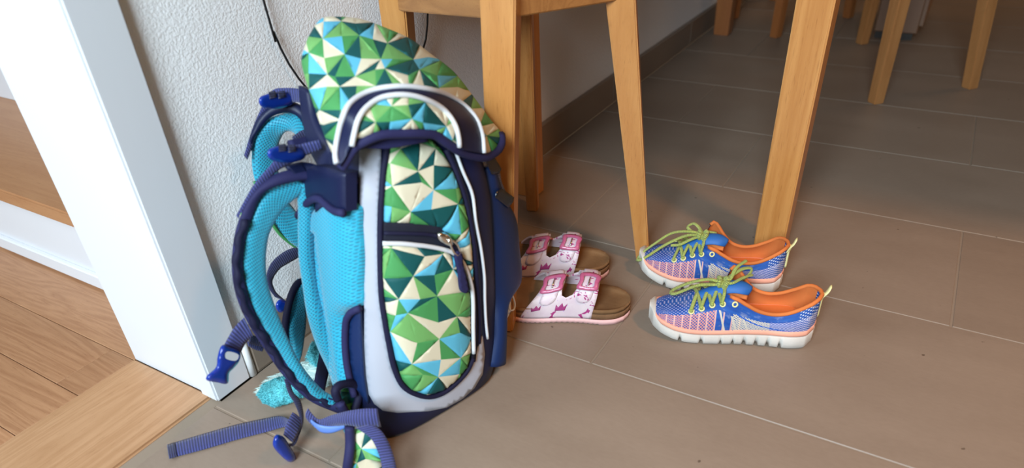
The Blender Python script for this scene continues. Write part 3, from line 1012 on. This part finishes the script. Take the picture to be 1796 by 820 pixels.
# ---- flat webbing lying on the tiles
fa = [FL(294, 779, .002), FL(350, 762, .002), FL(410, 745, .002), FL(460, 734, .003), FL(492, 729, .008), FL(512, 738, .02)]
fb = [FL(298, 803, .002), FL(355, 788, .002), FL(416, 770, .002), FL(466, 757, .003), FL(500, 748, .008), FL(520, 752, .02)]
strip3('webbing', fa, fb, WEB, .003, bag, n=60, m=4)
strip3('webbing_end', [FL(293, 779, .0035), FL(306, 775, .0035)], [FL(297, 804, .0035), FL(310, 800, .0035)], WEBD, .003, bag, n=6, m=4)
strip('webbing', [(498, 664, -.545), (506, 690, -.54), (516, 706, -.535), (526, 735, -.53), (520, 768, -.53), (512, 782, -.53)],
      [(508, 664, -.545), (514, 686, -.54), (528, 704, -.535), (532, 740, -.53), (516, 780, -.525), (504, 778, -.525)][:6], WEBD, .003, bag, n=36, m=4)
strip('webbing', [(513, 722, -.535), (503, 742, -.53), (497, 762, -.53)], [(531, 738, -.53), (524, 758, -.525), (514, 776, -.525)], WEB, .0035, bag, n=16, m=4)
patch('clip', [(480, 768), (486, 761), (498, 766), (508, 780), (519, 800), (516, 808), (506, 809), (492, 798), (479, 782)], lambda x, y, l: PX(x, y, -.527 + l), .010, BLUEPL, bag, step=4, pillow=(.006, 8))

# ---- wrapped webbing and hip belt at the bottom
strip('webbing', [(540, 715, -.505), (548, 726, -.50), (560, 735, -.49), (580, 728, -.475), (610, 720, -.452), (640, 716, -.432), (662, 716, -.420)],
      [(546, 736, -.505), (553, 745, -.50), (570, 752, -.49), (590, 746, -.475), (615, 746, -.452), (645, 752, -.432), (669, 748, -.420)], WEB, .004, bag, n=40, m=5, belly=.004)
strip('webbing', [(545, 735, -.495), (560, 744, -.487), (580, 747, -.475), (604, 744, -.46)], [(548, 742, -.495), (562, 757, -.487), (582, 759, -.475), (606, 750, -.46)], plain('light_blue_webbing', (.10, .20, .55), .5), .003, bag, n=20, m=4)
strip3('webbing', [FL(x, y, z) for x, y, z in [(652, 742, .075), (670, 756, .068), (684, 780, .055), (694, 812, .046), (700, 850, .044)]], [FL(x, y, z) for x, y, z in [(624, 750, .072), (650, 768, .065), (664, 795, .053), (670, 820, .046), (674, 855, .044)]], WEB, .003, bag, n=30, m=4)
belt = [(613, 755), (632, 748), (652, 752), (664, 776), (672, 810), (678, 850), (640, 856), (606, 850), (611, 800)]
patch('hip_belt', belt, lambda x, y, l: FL(x, y, .030 + max(0, 800 - y) * .0006 + l), .010, PAT, bag, step=7, tri=26, seed=8, smooth_outline=False, pillow=(.005, 12))
tube('belt_binding', [FL(x, y, z) for x, y, z in [(613, 748, .07), (614, 780, .05), (610, 815, .038), (604, 850, .036)]], .0055, PURPLE_NAVY, bag, n=24)
tube('belt_binding', on_px([(596, 706), (606, 724), (612, 742), (614, 760)], -.478), .0055, PURPLE_NAVY, bag, n=20)
tube('belt_ring', on_px([(592, 700), (588, 684), (598, 674), (618, 672), (630, 682), (628, 700), (622, 720)], -.475), .0048, NAVYD, bag, n=36)
patch('belt_root', [(598, 684), (612, 680), (624, 690), (628, 716), (622, 736), (608, 728), (600, 708)], lambda x, y, l: PX(x, y, -.482 + l), .010, [PAT[2], PAT[1], PAT[2], PAT[2], PAT[1]], bag, step=6, tri=20, seed=3, smooth_outline=True)
tube('cord', on_px([(606, 752), (611, 764), (613, 778)], -.48), .003, TURQ, bag, n=12)

# fluffy turquoise slipper lying behind the straps
FUR = plain('turquoise_fur', (.09, .38, .42), .9, .2, vary=.5)
FURC = plain('pale_fur_lining', (.55, .70, .66), .9, .2, vary=.2)
slp = empty('fluffy_slipper', (-.605, .43, 0), 'fluffy turquoise plush slipper lying on the tiles behind the backpack straps', 'slipper')


def furry(name, c, rx, ry, rz, ang, mat, parent, hairs, seed):
    rr = random.Random(seed)
    V, F = [], []
    nu, nv = 28, 14
    ca, sa = math.cos(ang), math.sin(ang)

    def S(a, b, k=1.0):
        x, y, z = rx * math.cos(b) * math.cos(a), ry * math.cos(b) * math.sin(a), rz * math.sin(b)
        w = 1 + .06 * math.sin(5 * a + 3 * b) + .04 * math.sin(9 * a - 4 * b)
        x *= w * k; y *= w * k; z *= w * k
        return Vector((c[0] + ca * x - sa * y, c[1] + sa * x + ca * y, max(.001, c[2] + z)))
    for j in range(nv + 1):
        for i in range(nu):
            V.append(S(2 * math.pi * i / nu, -math.pi / 2 + math.pi * j / nv))
    for j in range(nv):
        for i in range(nu):
            F.append((j * nu + i, j * nu + (i + 1) % nu, (j + 1) * nu + (i + 1) % nu, (j + 1) * nu + i))
    for _ in range(hairs):
        a = rr.uniform(0, 6.283); b = math.asin(rr.uniform(-.3, 1))
        p = S(a, b); q = S(a + rr.uniform(-.12, .12), b + rr.uniform(-.12, .12), 1 + rr.uniform(.04, .13))
        d = (q - p).cross(Vector((rr.random() - .5, rr.random() - .5, rr.random() - .5))).normalized() * .0007
        k = len(V); V += [p - d, p + d, q]; F.append((k, k + 1, k + 2))
    return fix_normals(mesh_obj(name, V, F, mat, parent))


furry('toe', (-.618, .408, .012), .030, .024, .013, .9, FUR, slp, 4200, 1)
furry('sole', (-.610, .445, .010), .062, .030, .010, 1.0, FURC, slp, 1800, 2)
furry('heel', (-.592, .490, .030), .040, .024, .026, 1.0, FUR, slp, 2600, 3)


# ================================================================== SNEAKERS
def knit():
    m, nt, b = nodes('blue_knit_upper', .7, .3)
    tc = nt.nodes.new('ShaderNodeTexCoord')
    sp = nt.nodes.new('ShaderNodeSeparateXYZ'); nt.links.new(tc.outputs['UV'], sp.inputs[0])
    u, v = sp.outputs[0], sp.outputs[1]           # u 0 toe .. 1 heel ; v 0 sole .. 1 top

    def cells(fu, fv, th):
        a = math_(nt, 'SINE', math_(nt, 'MULTIPLY', u, fu)); c = math_(nt, 'SINE', math_(nt, 'MULTIPLY', v, fv))
        return math_(nt, 'GREATER_THAN', math_(nt, 'MULTIPLY', a, c), th)

    def band(x, lo, hi):
        return math_(nt, 'MULTIPLY', math_(nt, 'GREATER_THAN', x, lo), math_(nt, 'LESS_THAN', x, hi))
    blue = ramp(nt, noise(nt, coords(nt, 'UV'), 9, 3), [(.3, (.008, .055, .28)), (.7, (.018, .10, .38))])
    pink, cream, wht = (.62, .25, .20), (.62, .56, .42), (.60, .62, .70)
    low = math_(nt, 'LESS_THAN', v, .52)
    # toe and vamp: fine dashes
    c1 = mix(nt, math_(nt, 'MULTIPLY', math_(nt, 'MULTIPLY', cells(260, 62, .30), math_(nt, 'LESS_THAN', u, .32)), math_(nt, 'GREATER_THAN', v, .45)), blue, (.30, .30, .55))
    # pink diamond mesh low in front
    c2 = mix(nt, math_(nt, 'MULTIPLY', math_(nt, 'MULTIPLY', cells(330, 78, -.08), band(u, .06, .40)), low), c1, pink)
    # pale vertical bars
    bars = math_(nt, 'GREATER_THAN', math_(nt, 'SINE', math_(nt, 'MULTIPLY', u, 130)), .86)
    c3 = mix(nt, math_(nt, 'MULTIPLY', math_(nt, 'MULTIPLY', bars, band(u, .10, .58)), low), c2, (.66, .38, .34))
    # cream mesh in the middle
    c4 = mix(nt, math_(nt, 'MULTIPLY', math_(nt, 'MULTIPLY', cells(330, 88, -.20), band(u, .50, .72)), math_(nt, 'LESS_THAN', v, .60)), c3, cream)
    # zig-zag between
    zz = math_(nt, 'ABSOLUTE', math_(nt, 'SUBTRACT', math_(nt, 'FRACT', math_(nt, 'ADD', math_(nt, 'MULTIPLY', u, 14), math_(nt, 'MULTIPLY', v, 1.2))), .5))
    c5 = mix(nt, math_(nt, 'MULTIPLY', math_(nt, 'MULTIPLY', math_(nt, 'LESS_THAN', zz, .09), band(u, .40, .60)), low), c4, (.55, .50, .42))
    # heel: lilac and white dots
    c6 = mix(nt, math_(nt, 'MULTIPLY', math_(nt, 'MULTIPLY', cells(300, 78, .05), band(u, .72, 1.1)), math_(nt, 'LESS_THAN', v, .62)), c5, (.50, .47, .62))
    c7 = mix(nt, math_(nt, 'MULTIPLY', math_(nt, 'MULTIPLY', cells(240, 60, .45), math_(nt, 'GREATER_THAN', u, .88)), math_(nt, 'GREATER_THAN', v, .5)), c6, wht)
    # curved overlay lines
    cv = math_(nt, 'ABSOLUTE', math_(nt, 'SUBTRACT', v, math_(nt, 'SUBTRACT', 1.42, math_(nt, 'MULTIPLY', u, 1.55))))
    c8 = mix(nt, math_(nt, 'MULTIPLY', math_(nt, 'LESS_THAN', cv, .028), band(u, .52, .86)), c7, (.02, .10, .45))
    # scuffs
    sc = ramp(nt, noise(nt, coords(nt, 'UV', (3, 1, 1)), 5, 4, .6), [(.56, (0, 0, 0)), (.72, (1, 1, 1))])
    c9 = mix(nt, math_(nt, 'MULTIPLY', sc, .35), c8, (.42, .44, .50))
    nt.links.new(c9, b.inputs['Base Color'])
    bump(nt, b, cells(520, 120, 0), .25, .0005)
    return m


KNIT = knit()
ORANGE = plain('orange_lining', (.62, .175, .045), .8, .2, nscale=500, nstr=.3, vary=.15)
CORAL = plain('coral_midsole', (.78, .36, .25), .6, .3, vary=.12)
SOLEW = plain('worn_white_rubber', (.56, .53, .48), .7, .3, nscale=300, nstr=.4, vary=.18)
LACE = webbing('lime_lace', (.46, .55, .10), .0016)
EYELET = plain('pale_yellow_eyelet', (.72, .68, .32), .4)
TONGUE = plain('blue_tongue', (.015, .12, .40), .6, nscale=400, nstr=.4)
DARKIN = plain('dark_insole', (.05, .04, .05), .9)
STEEL = plain('steel_eyelet', (.6, .6, .6), .3, metal=1)


def ss(a, b, x):
    t = max(0, min(1, (x - a) / (b - a))); return t * t * (3 - 2 * t)


def lerp_tab(tab, x):
    xs = [a for a, _ in tab]; ys = [b for _, b in tab]
    # smooth monotone interpolation
    for i in range(len(xs) - 1):
        if x <= xs[i + 1]:
            t = max(0, (x - xs[i]) / (xs[i + 1] - xs[i]))
            p0 = ys[max(i - 1, 0)]; p1 = ys[i]; p2 = ys[i + 1]; p3 = ys[min(i + 2, len(ys) - 1)]
            return .5 * (2 * p1 + (p2 - p0) * t + (2 * p0 - 5 * p1 + 4 * p2 - p3) * t * t + (-p0 + 3 * p1 - 3 * p2 + p3) * t ** 3)
    return ys[-1]


def sneaker(label, toe, heel, mirror, lace_style):
    toe = Vector((*toe, 0)); heel = Vector((*heel, 0))
    ex = (heel - toe); Ls = ex.length; ex.normalize(); ey = Vector((-ex.y, ex.x, 0)) * mirror   # near side is -ey*mirror
    e = empty('sneaker', toe.lerp(heel, .5), label, 'shoe', None)
    sg = mirror

    def P(x, y, z): return toe + ex * (x * Ls) + Vector((-ex.y, ex.x, 0)) * y + Vector((0, 0, z))
    Wn = [(0, .004), (.03, .018), (.08, .0275), (.16, .0345), (.28, .0385), (.4, .037), (.55, .0325), (.7, .0305), (.85, .0305), (.94, .025), (.985, .013), (1, .004)]
    CYt = [(0, .006), (.15, .004), (.3, 0), (.6, .0), (1, .002)]
    TOP = [(0, .028), (.04, .035), (.1, .041), (.2, .047), (.3, .054), (.4, .063), (.5, .072), (.6, .076), (1, .076)]
    COLL = [(.38, .064), (.44, .071), (.5, .071), (.56, .063), (.64, .053), (.72, .049), (.8, .052), (.88, .061), (.95, .071), (1, .074)]

    def zb(x): return .016 * max(0, 1 - x / .30) ** 2 + .005 * max(0, (x - .9) / .1) ** 2
    def zs(x): return zb(x) + .0215 + .0065 * ss(.3, .9, x)      # top of midsole

    def open_(x): return ss(.40, .50, x)

    def S(x, q, side, inset=0.0):
        """outer surface; q 0 at the sole .. 1 at the collar / crown"""
        w = lerp_tab(Wn, x) + .001 - inset; cyy = lerp_tab(CYt, x) * -sg; z0 = zs(x) - .003
        w = max(w, .0005)
        h = lerp_tab(TOP, x); a = q * math.pi / 2
        yc, zc = w * max(0, math.cos(a)) ** .62, z0 + (h - inset - z0) * math.sin(a) ** .92
        hc = lerp_tab(COLL, x) + (.016 if side == 1 else 0) * math.exp(-((x - .50) / .075) ** 2)
        tight = .26 * (1 - ss(.86, 1, x) * .4)
        yo, zo = w * (1 + .10 * math.sin(q * 2.6) - tight * q ** 1.6), z0 + (hc - z0) * q
        b = open_(x)
        y = yc * (1 - b) + yo * b; z = zc * (1 - b) + zo * b
        return P(x - (.018 * q * ss(.9, 1, x)) * 0, cyy + side * y, z)

    def loft(name, x0, x1, mat, inset, nx=70, nq=16, qm=1.0):
        V, F, UVs = [], [], []
        xs = [x0 + (x1 - x0) * (.5 - .5 * math.cos(math.pi * i / nx)) for i in range(nx + 1)]
        for x in xs:
            for side in (-1, 1):
                for k in range(nq + 1):
                    q = k / nq * qm
                    V.append(S(x, q, side, inset)); UVs.append((x, q))
        r = 2 * (nq + 1)
        for i in range(nx):
            for s_ in (0, 1):
                for k in range(nq):
                    a = i * r + s_ * (nq + 1) + k
                    F.append((a, a + 1, a + r + 1, a + r))
        if x1 > .99:      # close the heel
            for k in range(nq):
                a = nx * r + k; b_ = nx * r + nq + 1 + k
                F.append((a, a + 1, b_ + 1, b_))
        if x0 < .01:
            for k in range(nq):
                a = k; b_ = nq + 1 + k
                F.append((a, a + 1, b_ + 1, b_))
        o = mesh_obj(name, V, F, mat, e, UVs)
        bm = bmesh.new(); bm.from_mesh(o.data)
        bmesh.ops.remove_doubles(bm, verts=bm.verts, dist=.00005)
        bmesh.ops.recalc_face_normals(bm, faces=bm.faces)
        bm.to_mesh(o.data); bm.free()
        return o
    loft('upper', 0, 1, KNIT, 0)
    loft('lining', .42, .985, ORANGE, .0035, 50, 12, .985)
    # collar binding
    rim = [S(x, 1, -1) for x in np.linspace(.475, .998, 26)] + [S(x, 1, 1) for x in np.linspace(.998, .475, 26)]
    tube('collar_binding', rim, .0028, ORANGE, e, ring=8, smooth_path=False)
    # insole
    V = []; F = []
    xs = np.linspace(.3, .97, 24)
    for x in xs:
        w = lerp_tab(Wn, x) - .004
        V += [P(x, -w, zs(x) + .002), P(x, w, zs(x) + .002)]
    for i in range(len(xs) - 1): F.append((2 * i, 2 * i + 1, 2 * i + 3, 2 * i + 2))
    mesh_obj('insole', V, F, ORANGE, e)

    # soles
    def sole(name, f0, f1, grow, mat, notches=False, nx=150):
        V, F = [], []
        xs = [.5 - .5 * math.cos(math.pi * i / nx) for i in range(nx + 1)]
        prof = [(0, -.0), (.0, .25), (0, .75), (0, 1)]
        for x in xs:
            w = lerp_tab(Wn, x) + grow; cyy = lerp_tab(CYt, x) * -sg
            b0 = zb(x); t0 = zs(x)
            za, zc = b0 + (t0 - b0) * f0, b0 + (t0 - b0) * (f1 + (.42 * (1 - ss(.02, .10, x)) if notches else 0))
            inn = 0
            if notches:
                for nx_ in (.20, .33, .45, .52, .59, .66, .73, .80):
                    d = abs(x - nx_)
                    if d < .008: inn = 1
            for side in (-1, 1):
                for (dz, dw) in ((0, -.0025), (.12, 0), (.45, .0008), (.9, .0), (1, -.002)):
                    z = za + (zc - za) * dz
                    ww = w + dw
                    if inn and dz < .5: ww -= .006; z += .004 if dz == 0 else 0
                    V.append(P(x, cyy + side * max(ww, .001), max(z, .0005)))
        r = 10
        for i in range(nx):
            for s_ in (0, 1):
                for k in range(4):
                    a = i * r + s_ * 5 + k; F.append((a, a + 1, a + r + 1, a + r))
            a = i * r
            F.append((a, a + 5, a + r + 5, a + r)); F.append((a + 4, a + 9, a + r + 9, a + r + 4))
        F.append((0, 1, 2, 3, 4, 9, 8, 7, 6, 5)); k = nx * r
        F.append((k, k + 1, k + 2, k + 3, k + 4, k + 9, k + 8, k + 7, k + 6, k + 5))
        return fix_normals(mesh_obj(name, V, F, mat, e, smooth=True))
    sole('sole', 0.0, .72, .0032, SOLEW, True)
    sole('midsole_band', .70, 1.06, .0024, CORAL)
    # white toe bumper
    V, F = [], []
    na = 24
    # tongue
    tg = []
    tl = [P(x, -w_, z) for x, w_, z in ((.30, .011, .050), (.38, .012, .060), (.45, .013, .068), (.50, .014, .071), (.55, .014, .070), (.585, .009, .066))]
    tr = [P(x, w_, z) for x, w_, z in ((.30, .011, .050), (.38, .012, .060), (.45, .013, .068), (.50, .014, .071), (.55, .014, .070), (.585, .009, .066))]
    strip3('tongue', tl, tr, TONGUE, .006, e, n=24, belly=.006, face=Vector((0, 0, 1)))
    strip3('tongue_lining', [P(x, -.013, z) for x, z in ((.44, .054), (.50, .063), (.575, .061))], [P(x, .013, z) for x, z in ((.44, .054), (.50, .063), (.575, .061))], ORANGE, .004, e, n=14, belly=.005, face=Vector((0, 0, 1)))
    # eyelets
    near = -1
    rows = [.255, .315, .375, .435]
    eys = {}
    for side in (-1, 1):
        for i, x in enumerate(rows + [.500]):
            q = .64 if i < 4 else .86
            if i < 4: q = .60 + .03 * i
            p = S(x, q, side); p1 = S(x + .01, q, side); p2 = S(x, q + .04, side)
            nn = (p1 - p).cross(p2 - p).normalized()
            if nn.dot(Vector((0, 0, 1)) + Vector((-ex.y, ex.x, 0)) * side) < 0: nn = -nn
            t1 = (p1 - p).normalized(); t2 = nn.cross(t1)
            c = p + nn * .0012
            eys[side, i] = (c, nn)
            tube('eyelet', [c + (t1 * math.cos(a) + t2 * math.sin(a)) * .0032 for a in np.linspace(0, 6.283, 13)[:-1]], .0012, EYELET if i < 4 or side == -1 else STEEL, e, n=18, ring=6, closed=True)
    # laces across
    lr = .0027
    for i in range(4):
        for side in (-1, 1):
            c, nn = eys[side, i]
            if i < 3: c2, n2 = eys[-side, i + 1]
            else: c2 = P(.445, side * -.003, .073); n2 = Vector((0, 0, 1))
            mid = (c + c2) / 2; mid.z = max(lerp_tab(TOP, rows[i]) + .007, mid.z + .004)
            tube('lace', [c - nn * .002, c + nn * .004, c.lerp(mid, .5) + Vector((0, 0, .004)), mid, c2 + n2 * .003], lr, LACE, e, n=22, ring=8, flat=.6)
    # knot and bow
    kc = P(.43, 0, .077)
    kn = []
    for i in range(40):
        t = i / 39 * 6.283 * 2
        kn.append(kc + ex * (.006 * math.cos(t)) + Vector((-ex.y, ex.x, 0)) * (.008 * math.sin(t * 1.5)) + Vector((0, 0, .005 * math.sin(t * 2 + .5))))
    tube('lace_knot', kn, .0027, LACE, e, ring=8, smooth_path=False)
    for k_, pts in enumerate(lace_style):
        tube('lace_loop' if k_ < 2 else 'lace_end', [kc if p is None else P(p[0], p[1], .071 + (p[2] - .09) * (.75 if p[2] > .09 else 1.0) - (.004 if p[2] < .09 else 0)) for p in pts], .0029, LACE, e, n=44, ring=8, flat=.6)
    # heel tab
    hz = .073
    tube('heel_tab', [P(.985, -.004, hz - .012), P(1.01, -.004, hz - .002), P(1.03, -.003, hz + .004), P(1.042, 0, hz + .010), P(1.034, .003, hz + .002), P(1.02, .004, hz - .008), P(1.005, .004, hz - .022)],
         .0035, EYELET, e, n=30, flat=.4, up=(0, 0, 1))
    tube('heel_stripe', [P(1.006, 0, z) for z in (.035, .05, .065, .074)], .0022, EYELET, e, n=12)
    return e


front_laces = [
    [None, (.38, -.006, .098), (.28, -.004, .092), (.15, -.006, .080), (.13, .004, .078), (.22, .010, .088), (.34, .006, .098), None],
    [None, (.47, .010, .104), (.54, .022, .112), (.60, .030, .108), (.58, .022, .098), (.50, .008, .094), None],
    [None, (.47, .004, .104), (.50, .016, .118), (.56, .030, .124)],
    [None, (.48, -.006, .104), (.54, .004, .108), (.60, .018, .104)]]
rear_laces = [
    [None, (.36, .004, .102), (.22, .006, .094), (.10, .004, .076), (.02, .004, .058), (-.01, -.006, .050), (.05, -.012, .060), (.18, -.006, .082), (.32, -.004, .098), None],
    [None, (.40, .012, .106), (.36, .022, .108), (.32, .02, .100), (.36, .010, .096), None],
    [None, (.36, -.010, .096), (.28, -.012, .088), (.22, -.010, .084)],
    [None, (.46, .010, .100), (.52, .014, .096)]]
s1 = sneaker('blue and orange child running shoe with lime laces, nearer of the pair', (-.2605, .776), (-.050, .846), 1, front_laces)
s2 = sneaker('blue and orange child running shoe with lime laces, behind against the table leg', (-.324, .894), (-.116, .954), -1, rear_laces)

# ================================================================== SANDALS
CORK = plain('cork_footbed', (.20, .105, .045), .85, .2, nscale=160, nstr=.5, ndist=.001, vary=.3)
CORKS = plain('cork_side', (.20, .105, .05), .9, .2, nscale=260, nstr=.8, ndist=.001, vary=.4)
PINKS = plain('pink_outsole', (.74, .45, .43), .6, .3, vary=.1)
BUCK = plain('rose_buckle', (.46, .10, .20), .3, .5)


def strapmat():
    m, nt, b = nodes('white_pink_printed_upper', .45, .4)
    v = coords(nt, 'UV')
    base = ramp(nt, noise(nt, v, 4, 3), [(.35, (.58, .45, .50)), (.7, (.64, .55, .56))])
    n1 = ramp(nt, noise(nt, v, 6, 1.5, .45, 1.4), [(.665, (0, 0, 0)), (.675, (1, 1, 1))])
    vo = add(nt, 'ShaderNodeTexVoronoi', Scale=11.0); nt.links.new(v, vo.inputs['Vector'])
    dots = math_(nt, 'LESS_THAN', vo.outputs['Distance'], .10)
    c = mix(nt, dots, base, (.46, .30, .55))
    c = mix(nt, n1, c, (.33, .03, .16))
    nt.links.new(c, b.inputs['Base Color'])
    return m


STRAP = strapmat()
PLUM = plain('plum_print', (.30, .03, .15), .5)
STRAPIN = plain('beige_strap_lining', (.52, .36, .26), .8)


def sandal(label, heel, toe, mirror):
    heel = Vector((*heel, 0)); toe = Vector((*toe, 0)); ex = (heel - toe); Ls = ex.length; ex.normalize(); ey = Vector((-ex.y, ex.x, 0))
    e = empty('sandal', toe.lerp(heel, .5), label, 'sandal')

    def P(x, y, z): return toe + ex * (x * Ls) + ey * y + Vector((0, 0, z))
    Wt = [(0, .007), (.03, .021), (.1, .033), (.22, .0405), (.35, .0395), (.5, .0345), (.65, .0325), (.8, .0335), (.9, .029), (.96, .020), (.99, .010), (1, .004)]

    def slab(name, z0, z1, grow, mat, dish=False, nx=80, ridges=False):
        V, F = [], []
        xs = [.5 - .5 * math.cos(math.pi * i / nx) for i in range(nx + 1)]
        nyy = 12
        for i_, x in enumerate(xs):
            w = lerp_tab(Wt, x) + grow
            z0_ = z0 + (.0018 if ridges and i_ % 2 and .2 < x < .8 else 0) + .006 * max(0, 1 - x / .2) ** 2
            for k in range(nyy + 1):
                y = -w + 2 * w * k / nyy
                z = z1
                if dish:
                    rimd = min(abs(y) / max(w, .001), 1); xr = abs(2 * x - 1)
                    z = z1 - .007 * (1 - max(rimd ** 6, xr ** 14)) + .004 * math.exp(-((x - .55) / .15) ** 2) * (1 - rimd ** 2)
                V.append(P(x, y, z))
            for k in range(nyy + 1):
                V.append(P(x, w - 2 * w * k / nyy, z0_))
        r = 2 * (nyy + 1)
        for i in range(nx):
            for k in range(r):
                k2 = (k + 1) % r
                F.append((i * r + k, i * r + k2, (i + 1) * r + k2, (i + 1) * r + k))
        F.append(tuple(range(r))); F.append(tuple(nx * r + k for k in range(r)))
        return fix_normals(mesh_obj(name, V, F, mat, e))
    slab('outsole', .0005, .0085, .0012, PINKS, ridges=True)
    slab('cork_layer', .008, .019, 0, CORKS)
    slab('footbed', .0185, .0265, .0004, CORK, dish=True)

    def A(s, q, lift=0.0):
        """arch over the foot, q 0 near edge .. 1 far edge"""
        w = lerp_tab(Wt, s) + .0016 + lift
        h = .036 + .018 * math.exp(-((s - .66) / .30) ** 2)
        a = math.pi * q
        y = -w * math.copysign(abs(math.cos(a)) ** .75, math.cos(a))
        z = .010 + (h + lift) * max(0, math.sin(a)) ** .75
        return P(s, y, z)
    f = lambda x, y, l: A(x / 100 + .085 * math.sin(math.pi * min(1, max(0, y / 100))), y / 100, l)
    out = [(22, 0), (24, 12), (28, 30), (30, 50), (28, 70), (24, 88), (22, 100), (45, 100), (73, 100), (72, 88), (70, 70), (69, 50), (70, 34), (72, 16), (73, 0), (45, 0)]
    hole = [(45, 28), (46.5, 21), (50, 18), (54, 21), (55.5, 28), (55.5, 50), (55, 76), (50, 83), (46, 80), (45, 72), (44.5, 50)]
    o = patch('upper', out, f, .0028, [STRAP], e, step=2.0, holes=[hole], smooth_outline=False, uvs=.02)
    for p in o.data.polygons: pass
    # strap tongues and buckles
    for (sc0, sc1) in ((31, 43.5), (57, 68.5)):
        mid = (sc0 + sc1) / 2
        patch('strap', [(sc0 + 1, 16), (mid, 12), (sc1 - 1, 16), (sc1 - .8, 32), (sc1 - 1, 60), (mid, 62), (sc0 + 1, 60), (sc0 + .8, 32)], f, .0012, [STRAP], e, step=2.0, lift=.0022, uvs=.025)
        b_ = patch('buckle', [(sc0 - .8, 27), (sc1 + .8, 27), (sc1 + 1, 37), (sc1 + .8, 48), (sc0 - .8, 48), (sc0 - 1, 37)], f, .0025, BUCK, e, step=1.5, lift=.006,
                   holes=[[(sc0 + 2, 30), (sc1 - 2, 30), (sc1 - 1.8, 37), (sc1 - 2, 45), (sc0 + 2, 45), (sc0 + 1.8, 37)]], pillow=(.001, 1.2))
        c = A(mid / 100, .36, .0045)
        tube('prong', [f(mid, 32, .005), f(mid, 37, .0062), f(mid, 43, .0055)], .0009, METAL, b_, n=8)
    # printed crowns
    for (sx, sy, sz, rot) in ((31, 9, 5.5, .2), (49, 8, 6.5, 0), (62, 16, 4, -.3), (62, 68, 4.5, .4), (37, 66, 4, .1), (36, 24, 3.4, .6), (63, 55, 4, .2)):
        cr = [(-1, -.6), (1, -.6), (1.15, .7), (.55, .05), (0, .9), (-.55, .05), (-1.15, .7)]
        patch('crown_print', [(sx + (x * math.cos(rot) - y * math.sin(rot)) * sz * .55, sy + (x * math.sin(rot) + y * math.cos(rot)) * sz * .75) for x, y in cr], f, .0006, PLUM, o, step=1.5, lift=.0007, smooth_outline=False)
    return e


sandal('pink and white crown-printed two-strap sandal, nearer of the pair by the stool leg', (-.293, .784), (-.481, .713), 1)
sandal('pink and white crown-printed two-strap sandal, farther one half hidden behind its twin', (-.366, .873), (-.554, .800), -1)
